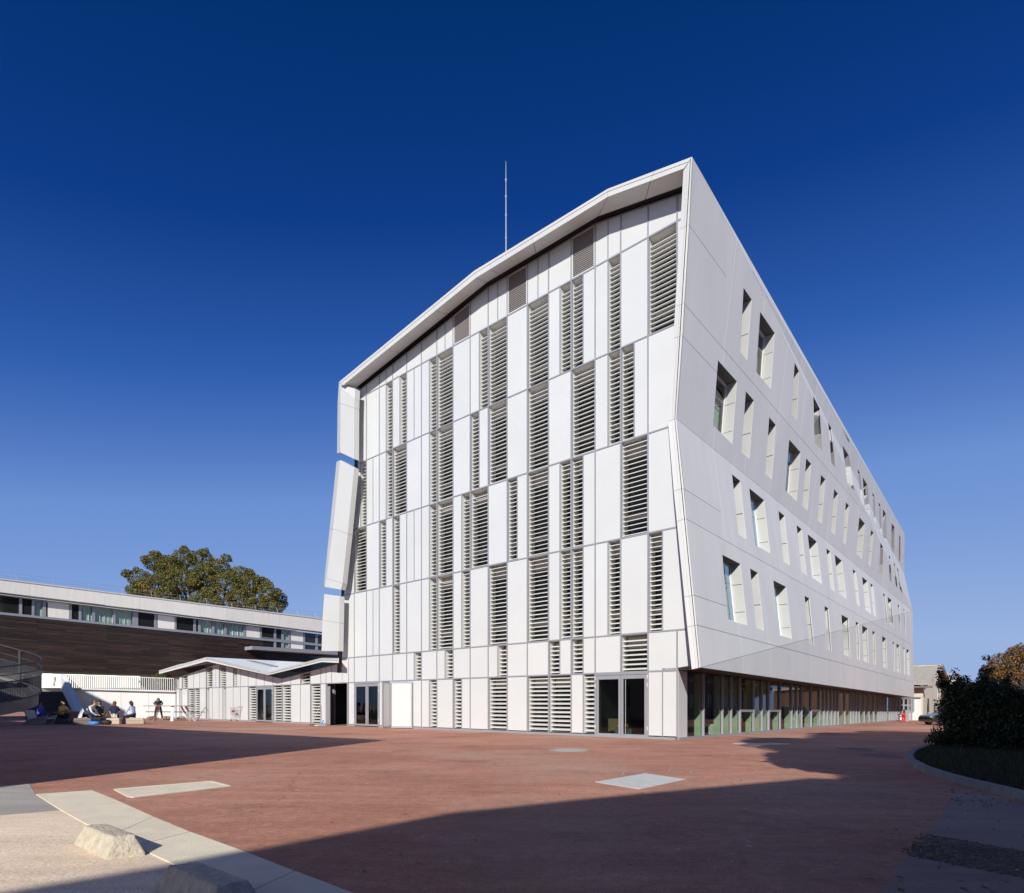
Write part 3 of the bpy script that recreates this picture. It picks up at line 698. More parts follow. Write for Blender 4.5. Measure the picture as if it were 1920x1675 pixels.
# ---- louvre windows: liner, frame, pane, blind housing, slats
def area(P): return (P[1]-P[0]).length*(P[3]-P[0]).length/ (P[0]-CAM).length
order = sorted(range(len(louvres)), key=lambda i: (louvres[i][1] is not MBD, -(louvres[i][0][1]-louvres[i][0][0]).length/(louvres[i][0][0]-CAM).length))
cnt = {}
stuff = {}
SP_ = .172
for oi in order:
    P, par, D = louvres[oi]
    a, b, c_, d_ = P           # bottom-left, bottom-right, top-right, top-left
    mb = MB(); i_ = -nF*D
    mb.face([a, b, b+i_, a+i_], 0); mb.face([d_, c_, c_+i_, d_+i_], 0); mb.face([a, d_, d_+i_, a+i_], 0); mb.face([b, c_, c_+i_, b+i_], 0)
    lw_ = mb.build('louvre_window', M['reveal'], par, fix=False)
    W_ = (b-a).length
    mb = MB()
    A4 = [p+i_ for p in P]; 
    def rect(P4, u0, u1, v0, v1): return [P4[0].lerp(P4[1], u).lerp(P4[3].lerp(P4[2], u), v) for u, v in ((u0, v0), (u1, v0), (u1, v1), (u0, v1))]
    H_ = (d_-a).length; fw = min(.05/W_, .2); fh = .05/H_
    for rr in ((0, fw, 0, 1), (1-fw, 1, 0, 1), (fw, 1-fw, 0, fh), (fw, 1-fw, 1-fh, 1)): mb.prism(rect(A4, *rr), nF*.05)
    if par is MBD and H_ > 2.6: 
        zt = .8/H_; mb.prism(rect(A4, fw, 1-fw, zt-.03, zt+.03), nF*.045)
    mb.build('frame', M['blind'] if par is MBD and H_ > 2.6 else M['wframe'], lw_)
    mb = MB(); mb.prism(rect(A4, fw, 1-fw, fh, 1-fh), -nF*.01); mb.build('pane', M['pane_dark'], lw_)
    if par is MBD and H_ > 1.2:
        mb = MB(); bh = (.45 if H_ > 2.6 else .42)/H_
        mb.prism(rect(A4, fw, 1-fw, 1-fh-bh, 1-fh), nF*.03); mb.build('blind', M['blind'], lw_)
    # slats
    c0 = cnt.get(id(par), 0); ns = int(H_/SP_)
    lim = 300 if par is MBD else 120
    target = []
    for k in range(ns):
        t = (k+.55)*SP_/H_
        if t > 1-.03: break
        p = a.lerp(d_, t); q = b.lerp(c_, t); p = p-dF*.004; q = q+dF*.004
        # blade tilted outwards and down
        o1 = -nF*.10+V(0, 0, -.034); o2 = -nF*.293+V(0, 0, .034)
        target.append(([p+o1, q+o1, q+o2, p+o2], [p+o1+V(0, 0, .03)-nF*.012, q+o1+V(0, 0, .03)-nF*.012, q+o2+V(0, 0, .012), p+o2+V(0, 0, .012)]))
    if c0+len(target) <= lim:
        cnt[id(par)] = c0+len(target)
        for pts, th_ in target: mb = MB(); mb.hexa(pts, th_); mb.build('slat', M['slat'], lw_)
    else:
        cnt[id(par)] = 10**6 if False else c0
        s_mb = stuff.setdefault(par.name, (MB(), par))[0]
        for pts, th_ in target: s_mb.hexa(pts, th_)
for nm, (s_mb, par) in stuff.items():
    o = s_mb.build('slats', M['slat'], par); o['kind'] = 'stuff'

# ---- roof fascia and soffit of the tall building
EO = .93
ot = [(635.4, 716.4), (888.7, 508), (1139.5, 354), (1297.8, 293.8)]
ob = [(643, 722.5), (891.6, 521.4), (1138.9, 369.3), (1281.6, 316)]
om = [(638, 719), (889.6, 513), (1139.3, 359.6), (1291, 303.5)]
jt = {0: (.38, .74), 1: (.13, .48), 2: (.58,)}
OT = [FP(*p, EO) for p in ot]; OB = [FP(*p, EO) for p in ob]; OM = [FP(*p, EO) for p in om]
for k in range(3):
    ts = [0]+list(jt[k])+[1]
    for t0, t1 in zip(ts, ts[1:]):
        g_ = .006
        for hi_, lo_, nm, ex in ((OT, OM, 'fascia_upper_panel', 0), (OM, OB, 'fascia_lower_panel', -.012)):
            q = [lo_[k].lerp(lo_[k+1], t0), lo_[k].lerp(lo_[k+1], t1), hi_[k].lerp(hi_[k+1], t1), hi_[k].lerp(hi_[k+1], t0)]
            du = (q[1]-q[0]).normalized()*g_; dv = V(0, 0, g_)
            q = [q[0]+du+dv, q[1]-du+dv, q[2]-du-dv, q[3]+du-dv]
            mb = MB(); mb.prism([p+nF*ex for p in q], -nF*.04); mb.build(nm, M['fasc'], MBD)
# soffit boards (px of their inner edge lie on a plane just in front of the facade)
si = [(667, 728), (913, 530), (1121, 406.5), (1281, 349.5)]
SI = [FP(*p, .30) for p in si]
def onpl(p, a, b, c): n_ = (b-a).cross(c-a).normalized(); return hit(p[0], p[1], a, n_)
SI[3] = onpl(si[3], OB[2], OB[3], SI[2]); SI[0] = onpl(si[0], OB[0], OB[1], SI[1])
print('SI', [round((p-K).dot(nF), 2) for p in SI], [round(p.z, 2) for p in SI], [round(FQ(*p).z, 2) for p in ((672.6, T7(672.6)), (914, T7(914)), (1121, T7(1121)), (1281, T7(1281)))])
for k in range(3):
    ts = [0]+list(jt[k])+[1]
    for t0, t1 in zip(ts, ts[1:]):
        q = [OB[k].lerp(OB[k+1], t0), OB[k].lerp(OB[k+1], t1), SI[k].lerp(SI[k+1], t1), SI[k].lerp(SI[k+1], t0)]
        q = [p+V(0, 0, .01) for p in q]; du = (q[1]-q[0]).normalized()*.012; q = [q[0]+du, q[1]-du, q[2]-du, q[3]+du]; q[0] = q[0]-nF*.045; q[1] = q[1]-nF*.045
        mb = MB(); mb.prism(q, V(0, 0, .04)); mb.build('soffit_panel', M['clad'], MBD)
# dark recess over the facade and roof deck
mb = MB()
TP = [FQ(x, T7(x)) for x in (672.6, 840, 914.5, 989, 1115, 1162, 1214.6, 1283)]
for a, b in zip(TP, TP[1:]): mb.prism([a-nF*.12, b-nF*.12, b-nF*.12+V(0, 0, .95), a-nF*.12+V(0, 0, .95)], -nF*.1)
for k in range(3): mb.prism([SI[k]+V(0, 0, .06), SI[k+1]+V(0, 0, .06), SI[k+1]+V(0, 0, .5), SI[k]+V(0, 0, .5)], -nF*.02)
for k in range(3):
    mb.prism([OB[k]-nF*.06+V(0, 0, .07), OB[k+1]-nF*.06+V(0, 0, .07), SI[k+1]+V(0, 0, .07), SI[k]+V(0, 0, .07)], V(0, 0, .03))
    mb.prism([SI[k]+nF*.02+V(0, 0, .07), SI[k+1]+nF*.02+V(0, 0, .07), SI[k+1]-nF*.75+V(0, 0, .12), SI[k]-nF*.75+V(0, 0, .12)], V(0, 0, .03))
mb.build('roof_recess', M['gap'], MBD)
mb = MB()
for k in range(3):
    a, b = OT[k]-V(0, 0, .02)-nF*.045, OT[k+1]-V(0, 0, .02)-nF*.045
    if k == 2: b = b-nS*.35
    a2, b2 = a-nF*1.75+V(0, 0, -.03), b-nF*1.75+V(0, 0, -.03)
    mb.prism([a, b, b2, a2], V(0, 0, -.04))
    mb.prism([a2, b2, b2-nF*23+V(0, 0, -.6), a2-nF*23+V(0, 0, -.6)], V(0, 0, -.05))
mb.build('roof', M['clad'], MBD)
mb = MB()
for (a, b) in ((672.6, 1268),):   # hidden core mass keeps light out
    pa = onbase(a)-nF*.9; pb = onbase(b)-nF*.9-nS*0
pa = onbase(648)-nF*1.2; 
mb.prism([pa+V(0, 0, 0), pa-nF*46, pa-nF*46+V(0, 0, 11.5), pa+V(0, 0, 11.5)], -dF*.3)
mb.build('rear_side_wall', M['clad'], MBD)
# mast
mast = thing('roof_mast', FP(949, 470, -3), 'thin white lightning mast standing on the roof against the sky', 'mast')
b0 = hit(949, 478, K-nF*3, nF); b1 = hit(948.6, 303, K-nF*3, nF)
mb = MB(); mb.tube([b0-V(0, 0, 1.5), b0.lerp(b1, .5), b1], [.035, .028, .012], 8); mb.build('pole', M['steel'], mast)
mb = MB()
for t in (.18, .42, .62, .8): p = b0.lerp(b1, t); mb.tube([p-V(0, 0, .05), p+V(0, 0, .05)], .045, 8)
mb.build('collar', M['steel'], mast)

# ---- left frame fins
def strip4(pts_out, pts_in, eo, ei, nm, m, th=.12):
    for (a, b), (c_, d_) in zip(zip(pts_out, pts_out[1:]), zip(pts_in, pts_in[1:])):
        q = [FP(*a, eo), FP(*c_, ei), FP(*d_, ei), FP(*b, eo)]; mid = [p for p in q]
        g_ = V(0, 0, .006); q = [q[0]-g_, q[1]-g_, q[2]+g_, q[3]+g_]
        mb = MB(); mb.prism(q, -nF*th); mb.build(nm, m, MBD)
strip4([(639, 729), (638.5, 757), (638, 848.5)], [(665, 748), (664.6, 765), (664, 861)], .75, .75, 'fin_panel', M['fasc'], .3)
strip4([(635.4, 716.8), (633, 757), (632, 850.5)], [(643, 723), (638.7, 757), (638.2, 848.5)], .45, .75, 'fin_edge', M['fasc'], .3)
mb = MB(); mb.prism([FP(643.5, 723, .74), FP(666, 729, .74), FP(665.2, 748, .74), FP(639.2, 729, .74)], -nF*.3); mb.build('fin_cap', M['clad'], MBD)
strip4([(638, 862.6), (624, 992), (612, 1085), (609, 1101)], [(664, 877), (652, 1001), (642, 1094), (639, 1106)], .75, .75, 'fin_panel', M['fasc'], .3)
strip4([(631, 866), (618, 992), (609, 1078), (607.4, 1100)], [(638, 863), (623.6, 992), (612, 1085), (609, 1101)], .45, .75, 'fin_edge', M['fasc'], .3)
strip4([(608, 1114), (604.6, 1163), (603, 1221)], [(637, 1117.7), (636, 1168), (634.8, 1221)], .75, .75, 'fin_panel', M['fasc'], .3)
mb = MB()
xs = [(665, 735, 673, 735), (664.5, 870, 671, 870), (654, 995, 659, 995), (640, 1110, 645, 1110), (633, 1225, 641, 1225), (632, 1262, 640, 1262)]
for (a, b, c_, d_), (a2, b2, c2, d2) in zip(xs, xs[1:]): mb.prism([FQ(a, b, .0), FQ(c_+.5, d_, .0), FQ(c2+.5, d2, .0), FQ(a2, b2, .0)], -nF*.3)
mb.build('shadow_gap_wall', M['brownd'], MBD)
# ---- right frame strip
outP = [(1297.8, 293.8), (1291.7, 422), (1282.6, 569), (1279.4, 630), (1268, 785), (1281.6, 916), (1286, 972.5), (1300.4, 1116), (1306, 1172), (1313.5, 1252)]
inP = [(1281.6, 316), (1275.5, 430), (1266, 575), (1262.8, 634.5), (1252.5, 791), (1263.2, 921), (1269, 978), (1283, 1120), (1288.6, 1176), (1297, 1255.5)]
def eo(y): return .93+(.12-.93)*(y-294)/(785-294) if y < 785 else .12+.78*(y-785)/467
def ei(y): return max(.03, eo(y)-.02)
for k in range(len(outP)-1):
    a, b = outP[k], outP[k+1]; c_, d_ = inP[k], inP[k+1]
    ea, eb, ec, ed = eo(a[1]), eo(b[1]), ei(c_[1]), ei(d_[1])
    A_, B_, C_, D_ = FP(*a, ea), FP(*b, eb), FP(*c_, ec), FP(*d_, ed)
    for t0, t1, nm in ((0, .47, 'frame_inner_panel'), (.49, 1, 'frame_outer_panel')):
        q = [C_.lerp(A_, t0), C_.lerp(A_, t1), D_.lerp(B_, t1), D_.lerp(B_, t0)]; g_ = V(0, 0, .006); q = [q[0]-g_, q[1]-g_, q[2]+g_, q[3]+g_]
        mb = MB(); mb.prism(q, -nF*.035); mb.build(nm, M['clad'], MBD)
    mb = MB(); mb.prism([C_-nF*.045+dS*0, A_-nF*.045, B_-nF*.045, D_-nF*.045], -nF*.012); mb.build('frame_core', M['wframe'], MBD)

# ---- right side: folded facets
A3 = FP(1297.8, 293.8, .93); B3 = FP(1268, 785, .12); C3 = FP(1313.5, 1252, .90)
rg = vec(1714, 1308); # G on the ray through the far bottom corner, along dS from C3 in plan
u_ = rg.x; t_ = (u_*C3.y-C3.x)/(dS.x-u_*dS.y); farP = C3+dS*t_
def FAR(px, py): return hit(px, py, farP, dS)
G3 = FAR(1714, 1308); F3 = FAR(1711, 1146); E3 = hit(1695.5, 1077, farP+dS*9, dS); D3 = hit(1696, 1000, farP+dS*4, dS)
def plane(a, b, c): n_ = (b-a).cross(c-a).normalized(); return a, n_
pM = plane(A3, B3, F3); P3 = hit(1410, 506, *pM)
px_ = {'A': (1297.8, 293.8), 'B': (1268, 785), 'C': (1313.5, 1252), 'D': (1696, 1000), 'E': (1695.5, 1077), 'F': (1711, 1146), 'G': (1714, 1308), 'P': (1410, 506)}
p3_ = dict(A=A3, B=B3, C=C3, D=D3, E=E3, F=F3, G=G3, P=P3)
facets = {}
for nm in ('ABFP', 'PFE', 'APD', 'PED', 'BCF', 'CGF'):
    pts = [p3_[c] for c in nm]; a, n_ = plane(pts[0], pts[1], pts[2])
    if n_.dot(nS) < 0: n_ = -n_
    ex = (dS-n_*dS.dot(n_)).normalized(); ey = n_.cross(ex)
    if ey.z < 0: ey = -ey
    facets[nm] = dict(o=pts[0], n=n_, ex=ex, ey=ey, px=[px_[c] for c in nm])
def to2(fc, P): d = P-fc['o']; return (d.dot(fc['ex']), d.dot(fc['ey']))
def to3(fc, p, e=0): return fc['o']+fc['ex']*p[0]+fc['ey']*p[1]+fc['n']*e
def px2(fc, p): return to2(fc, hit(p[0], p[1], fc['o'], fc['n']))
def facet_at(p):
    best = None
    for nm, fc in facets.items():
        if inside(fc['px'], p[0], p[1]): return fc
    bd = 1e9
    for nm, fc in facets.items():
        c_ = (sum(q[0] for q in fc['px'])/len(fc['px']), sum(q[1] for q in fc['px'])/len(fc['px']))
        for q in fc['px']:
            d = math.hypot(q[0]-p[0], q[1]-p[1])
            if d < bd: bd = d; best = fc
    return best
def side3(p): fc = facet_at(p); return hit(p[0], p[1], fc['o'], fc['n'])
def clip(poly_, a, b, g=0.0, keep=1):
    """keep the part of convex poly left (keep=1) or right (-1) of the line a->b, pulled back by g"""
    dx, dy = b[0]-a[0], b[1]-a[1]; L_ = math.hypot(dx, dy)
    if L_ < 1e-9 or not poly_: return poly_
    def sd(p): return keep*(dx*(p[1]-a[1])-dy*(p[0]-a[0]))/L_-g
    out = []
    for i in range(len(poly_)):
        p, q = poly_[i], poly_[(i+1) % len(poly_)]; sp, sq = sd(p), sd(q)
        if sp >= 0: out.append(p)
        if (sp > 0 and sq < 0) or (sp < 0 and sq > 0):
            t = sp/(sp-sq); out.append((p[0]+(q[0]-p[0])*t, p[1]+(q[1]-p[1])*t))
    return out if len(out) >= 3 else []
def parea(P): return sum(P[i][0]*P[(i+1) % len(P)][1]-P[(i+1) % len(P)][0]*P[i][1] for i in range(len(P)))/2
def ccw(P): return P if parea(P) > 0 else P[::-1]
def subtract(polys, W_):
    W_ = ccw(W_); res = []
    for P in polys:
        cur = P
        for i in range(len(W_)):
            a, b = W_[i], W_[(i+1) % len(W_)]
            out = clip(cur, a, b, 0, -1)
            if out and abs(parea(out)) > 1e-4: res.append(out)
            cur = clip(cur, a, b, 0, 1)
            if not cur: break
    return res
wins = [ # kind, TL, TR, BR, BL
('n', (1394.2, 539.5), (1409.5, 562), (1401, 676), (1388, 660)), ('w', (1425.5, 585), (1452.6, 624.8), (1445.4, 730), (1417.6, 697)),
('w', (1346.3, 675.8), (1381.8, 715.5), (1373, 833.4), (1337, 797)), ('n', (1398.5, 733.8), (1413.5, 751), (1405.4, 860.6), (1390, 849)),
('n', (1442.3, 782.3), (1454.7, 797), (1447.5, 899), (1435, 889)), ('w', (1479.8, 824.4), (1501, 848), (1493.7, 940.3), (1472, 919)),
('n', (1511.7, 859.7), (1521, 870), (1514.3, 957.3), (1504.5, 949)), ('n', (1539.4, 890.5), (1547.6, 899.2), (1540.8, 982), (1533, 976)),
('n', (1564, 917.4), (1571.2, 926), (1565, 1003), (1558, 997.6)), ('n', (1586, 941.8), (1592, 948.6), (1585.7, 1022), (1580, 1017)),
('w', (1611.3, 970), (1621.8, 982), (1616, 1048), (1605.3, 1037.8)), ('n', (1633.2, 994), (1638, 999.4), (1632.4, 1062), (1628, 1058)),
('n', (1651, 1018), (1655.9, 1026.3), (1655.3, 1082.3), (1648, 1075)),
('n', (1666.6, 1040.6), (1669.5, 1046), (1672, 1094), (1668, 1087)), ('n', (1675.5, 1053.5), (1678.6, 1060), (1683, 1104), (1679.5, 1097)), ('n', (1681.6, 1063), (1685, 1071), (1692, 1114), (1687, 1104)),
('n', (1490, 680), (1498, 696.4), (1494.6, 788.6), (1484, 777)), ('n', (1525, 742.8), (1537.6, 767.5), (1542.6, 848), (1527.4, 830)),
('n', (1552.9, 792), (1559, 804), (1566.6, 878.5), (1559, 868)), ('n', (1579.8, 835), (1591, 853), (1601.7, 920.3), (1588.8, 907.4)),
('n', (1608, 880), (1612, 886), (1619.6, 948), (1614, 941)), ('w', (1617.5, 894.5), (1626, 908.8), (1631.8, 967.6), (1622, 956)),
('n', (1635.7, 923.4), (1639, 929), (1643, 985.5), (1639, 979)), ('n', (1647.6, 942), (1650.7, 947.5), (1653.3, 1002), (1649.5, 996)),
('w', (1655.4, 954.4), (1661.2, 964), (1662.2, 1016.3), (1655.8, 1006)), ('w', (1671.9, 981.2), (1677.2, 989), (1676.5, 1040), (1671, 1030)),
('n', (1686.2, 1003.4), (1688.4, 1007.7), (1687.9, 1055), (1685.2, 1050)),
('n', (1372.5, 889.3), (1388.4, 902.4), (1399.5, 1012), (1384.5, 1002)), ('w', (1405, 915.8), (1432.8, 938), (1444, 1037.8), (1416, 1022)),
('n', (1459.7, 958.3), (1471, 967.3), (1480.8, 1060.8), (1469, 1053)), ('n', (1493.7, 984.7), (1503.3, 992.7), (1512.8, 1079.7), (1502.5, 1072)),
('w', (1514.5, 1002), (1531.7, 1015.9), (1541, 1095.8), (1523, 1083)), ('n', (1549.3, 1028.3), (1556.7, 1034.6), (1565, 1110), (1557, 1103)),
('w', (1565, 1040.4), (1578.4, 1051.6), (1586.8, 1123.8), (1573, 1112)), ('n', (1598.8, 1067.3), (1604.6, 1071.6), (1612.4, 1138), (1606, 1132)),
('w', (1616.5, 1081.7), (1626.3, 1089.8), (1633.2, 1151.7), (1623, 1144)), ('n', (1632, 1093.7), (1636.9, 1097.8), (1642.5, 1157.5), (1637.5, 1152)),
('n', (1655.8, 1112.4), (1659.6, 1116), (1665, 1170), (1661, 1166)), ('w', (1664.4, 1119.3), (1671.9, 1126), (1676.2, 1178.6), (1668.5, 1171)),
('n', (1683.3, 1132.8), (1686.3, 1136.7), (1689.5, 1186.5), (1686, 1182)), ('n', (1694, 1141.4), (1696.6, 1144), (1698.8, 1192), (1696, 1188)),
('w', (1354.4, 1040.4), (1388.3, 1057.6), (1401, 1172.8), (1365.5, 1163.5)), ('n', (1406.4, 1066), (1421, 1074.3), (1432.6, 1182.9), (1417.8, 1177)),
('w', (1450, 1088.3), (1474, 1100.5), (1484.8, 1198.5), (1459.7, 1190.5)), ('n', (1508.5, 1117.3), (1517.7, 1122.7), (1527, 1211), (1517, 1206.5)),
('n', (1546, 1136.3), (1553.4, 1141), (1559.7, 1222), (1551.5, 1218)), ('w', (1577.8, 1152.6), (1591, 1160), (1594.5, 1233), (1582.3, 1228)),
('n', (1604.6, 1166), (1610.2, 1168.7), (1612.4, 1238.7), (1606.5, 1236)), ('w', (1616.5, 1173), (1626.8, 1178.6), (1628.5, 1244), (1619, 1239.5)),
('n', (1635.8, 1182.7), (1640.7, 1186), (1642.5, 1248.8), (1637.6, 1246)), ('w', (1654, 1193), (1661.6, 1197.7), (1663.3, 1254.6), (1656, 1251)),
('n', (1673.6, 1203.3), (1676.8, 1205.9), (1678.3, 1259.6), (1675, 1258)), ('w', (1681, 1207), (1686.5, 1210.8), (1688.4, 1262.8), (1682, 1259)),
('n', (1694, 1214), (1696.6, 1216), (1697.2, 1265), (1695, 1263)), ('w', (1699.8, 1216.6), (1704.8, 1220.5), (1705.6, 1267.5), (1700.5, 1264))]
JL = [ # horizontal joints (px), limits in x where they run
(((1283, 569.6), (1625, 965)), 0, 3000), (((1280, 630.5), (1344, 698.5)), 0, 1345),
(((1292, 422), (1355.8, 510.7)), 0, 1362), (((1281.6, 915.8), (1344.5, 955.8)), 0, 1352),
(((1285.6, 972.5), (1710.6, 1210)), 0, 3000), (((1300.4, 1116), (1362.8, 1137)), 0, 1364),
(((1306, 1172), (1713.8, 1279.6)), 0, 3000)]
# vertical joint positions as distance along the building
def s_of(p): return (p-K).dot(dS)
sB = s_of(B3)
def s_at_inv(q): x = 1920-1/q; return s_of(hit(x, 1100, (B3+F3)/2, nS))
ss = [s_of(hit(1920-1/(.001706+.000176*k), 1000, B3+nS*0, nS)) for k in range(0, 19)]
ss = [s for s in ss if s < s_of(farP)-.5]
backm = MB()
GAP = .010
for nm, fc in facets.items():
    base = ccw([px2(fc, p) for p in fc['px']])
    W2 = []
    for wv in wins:
        q = ccw([px2(fc, p) for p in wv[1:]]); xs_ = [p[0] for p in wv[1:]]
        if min(xs_) > max(p[0] for p in fc['px']) or max(xs_) < min(p[0] for p in fc['px']): continue
        W2.append(q)
    # split by joints
    cells = [base]
    for (a, b), x0, x1 in JL:
        la, lb = px2(fc, a), px2(fc, b)
        # short joints only split cells that lie left of x1
        new = []
        for c_ in cells:
            if x1 < 3000:
                sx = px2(fc, (x1, (a[1]+b[1])/2)); 
                v0 = px2(fc, (x1, 300)); v1 = px2(fc, (x1, 1250))
                left = clip(c_, v0, v1, 0, 1); right = clip(c_, v0, v1, 0, -1)
                # orientation: choose the part with the smaller ex coordinate
                if left and right and sum(p[0] for p in left)/len(left) > sum(p[0] for p in right)/len(right): left, right = right, left
                if left and not right and sum(p[0] for p in left)/len(left) > sx[0]: new.append(c_); continue
                if right and not left: 
                    if sum(p[0] for p in right)/len(right) > sx[0]: new.append(c_); continue
                    left = right; right = []
                u = clip(left, la, lb, GAP, 1); d = clip(left, la, lb, GAP, -1)
                if u and d and abs(parea(u)) > .02 and abs(parea(d)) > .02:
                    if right: new.append(right)
                    new += [u, d]
                else: new.append(c_)
            else:
                u = clip(c_, la, lb, GAP, 1); d = clip(c_, la, lb, GAP, -1)
                new += [q for q in (u, d) if q and abs(parea(q)) > .003]
        cells = new
    out = []
    lv = 0
    kx = fc['ex'].dot(dS)
    # lines of constant s inside the facet
    for c_ in cells:
        rest = c_
        for s in ss:
            # s(p)= s_o + p0*kx + p1*ky
            so_ = s_of(fc['o']); ky = fc['ey'].dot(dS)
            a = ((s-so_)/kx, 0); b = ((s-so_-ky*10)/kx, 10)
            l_ = clip(rest, a, b, GAP*.6, 1); r_ = clip(rest, a, b, GAP*.6, -1)
            if l_ and r_:
                cl_ = sum(p[0] for p in l_)/len(l_); cr_ = sum(p[0] for p in r_)/len(r_)
                if cl_ < cr_: out.append(l_); rest = r_
                else: out.append(r_); rest = l_
        out.append(rest)
    for c_ in out:
        # pull back from the facet border
        b_ = base; q = c_
        for i in range(len(b_)): q = clip(q, b_[i], b_[(i+1) % len(b_)], GAP*.7, 1)
        if not q or abs(parea(q)) < .004: continue
        ps = subtract([q], W2[0]) if W2 else [q]
        for w_ in W2[1:]: ps = subtract(ps, w_)
        if not ps: continue
        mb = MB()
        for p in ps: mb.prism([to3(fc, t) for t in p], -fc['n']*.03)
        mb.build('cladding_panel', M['clad'], MBD)
    ps = [base]
    for w_ in W2: ps = subtract(ps, w_)
    for p in ps: backm.prism([to3(fc, t, -.045) for t in p], -fc['n']*.02)
backm.build('backing_wall', M['gap'], MBD)
for nm, fc in facets.items(): print('FACET', nm, round(fc['n'].dot(S), 3))
# punched windows
for wi, (kd, tl, tr, br, bl) in enumerate(wins):
    q = [side3(tl), side3(tr), side3(br), side3(bl)]; D = .46 if kd == 'w' and tl[0] < 1530 else (.62 if kd == 'w' else .85)
    i_ = [(-nS*D)]*4
    z = [p+d for p, d in zip(q, i_)]
    wdt = (q[1]-q[0]).length
    q_ = [p+nS*(-.012) for p in q]
    def crossings(p, r_):
        ts = []
        for fc in facets.values():
            P_ = fc['px']
            for a, b in zip(P_, P_[1:]+P_[:1]):
                den = (r_[0]-p[0])*(b[1]-a[1])-(r_[1]-p[1])*(b[0]-a[0])
                if abs(den) < 1e-9: continue
                t = ((a[0]-p[0])*(b[1]-a[1])-(a[1]-p[1])*(b[0]-a[0]))/den; u = ((a[0]-p[0])*(r_[1]-p[1])-(a[1]-p[1])*(r_[0]-p[0]))/den
                if .01 < t < .99 and -.001 < u < 1.001 and all(abs(t-x) > .01 for x in ts): ts.append(t)
        return sorted(ts)
    def epts(p, r_, extra=()):
        T = sorted(set([0, 1]+crossings(p, r_)+list(extra))); L2 = lambda t: (p[0]+(r_[0]-p[0])*t, p[1]+(r_[1]-p[1])*t)
        return T, [side3(L2(min(max(t, .002), .998)))-nS*.012 for t in T]
    cuts = []; H_ = (q[1]-q[2]).length
    for (ja, jb), x0, x1 in JL:
        if x1 < 3000: continue
        ly = ja[1]+(jb[1]-ja[1])*(tr[0]-ja[0])/(jb[0]-ja[0]); t = (ly-tr[1])/(br[1]-tr[1])
        if .03 < t < .97: cuts.append(t)
    if not cuts: cuts = [.33, .78] if kd == 'w' else [.55]
    T, EP = epts(tr, br, cuts); TL_, EL = epts(tl, bl)
    def inner(P0, P1, T_, i0, i1): return [i0.lerp(i1, t) for t in T_]
    IR = [p-nS*(D-.0) for p in EP]; zr0, zr1 = z[1], z[2]; IR = [zr0.lerp(zr1, t) for t in T]; IL = [z[0].lerp(z[3], t) for t in TL_]
    mb = MB()
    mb.face([EP[-1], EL[-1], z[3], z[2]])
    for k in range(len(EL)-1): mb.face([EL[k], EL[k+1], IL[k+1], IL[k]])
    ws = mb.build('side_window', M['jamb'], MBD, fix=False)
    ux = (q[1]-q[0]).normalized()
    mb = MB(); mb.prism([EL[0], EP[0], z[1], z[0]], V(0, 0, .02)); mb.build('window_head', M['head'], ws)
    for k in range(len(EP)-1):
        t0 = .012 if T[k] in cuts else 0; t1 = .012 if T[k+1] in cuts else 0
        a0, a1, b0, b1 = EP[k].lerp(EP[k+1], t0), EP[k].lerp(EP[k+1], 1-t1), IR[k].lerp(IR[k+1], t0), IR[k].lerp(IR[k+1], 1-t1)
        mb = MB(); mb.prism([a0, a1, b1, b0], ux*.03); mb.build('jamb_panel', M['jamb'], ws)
    mb = MB()
    for k in range(len(EP)-1): mb.prism([EP[k]+ux*.034, EP[k+1]+ux*.034, IR[k+1]+ux*.034, IR[k]+ux*.034], ux*.01)
    mb.build('jamb_backing', M['gap'], ws)
    if kd == 'w':
        zi = [p+nS*.0 for p in z]; fwd = .06/wdt; fh_ = .07/H_
        def rc(u0, u1, v0, v1): return [zi[0].lerp(zi[1], u).lerp(zi[3].lerp(zi[2], u), v) for u, v in ((u0, v0), (u1, v0), (u1, v1), (u0, v1))]
        mb = MB()
        for rr in ((0, fwd, 0, 1), (1-fwd, 1, 0, 1), (fwd, 1-fwd, 0, fh_), (fwd, 1-fwd, 1-2.6*fh_, 1)): mb.prism(rc(*rr), nS*.06)
        mb.build('frame', M['reveal'], ws)
        mb = MB(); mb.prism(rc(fwd, 1-fwd, fh_, 1-2.6*fh_), -nS*.01); mb.build('pane', M['glass'], ws)
        mb = MB(); mb.prism([p-nS*.18 for p in rc(.0, 1, .3, 1)], -nS*.02); mb.build('curtain', M['curtain'], ws)
        mb = MB(); mb.prism([p-nS*.5 for p in rc(-.5, 1.5, -.1, 1.1)], -nS*.02); mb.build('interior_back', M['int_dark'], ws)
        mb = MB(); mb.prism([p-nS*.02 for p in rc(fwd, 1-fwd, .30, .31)], nS*.03); mb.build('transom', M['alu'], ws)
    else:
        mb = MB(); mb.prism(z, -nS*.02); mb.build('back_panel', M['jamb'], ws)
# soffit under the side overhang, front return soffit
zS = C3.z
mb = MB()
gb0 = SQ(1274, 1250, 0); 
def atS(s, o, z): p = K+dS*s+nS*o; return Vector((p.x, p.y, z))
oI = (FP(1297, 1255.5, .88)-K).dot(nS); print('o', oI); oC = (C3-K).dot(nS); oG = (G3-K).dot(nS); sC = s_of(C3); sG = s_of(G3)
mb.prism([atS(sC+.04, oC-.02, C3.z+.01), atS(sG, oG-.02, G3.z+.01), atS(sG, -.6, G3.z+.03), atS(.0, -.6, C3.z+.03), atS(.0, -.02, C3.z+.03), atS(sC+.04, oI, C3.z+.03)], V(0, 0, .06))
mb.build('side_soffit', M['brownd'], MBD)
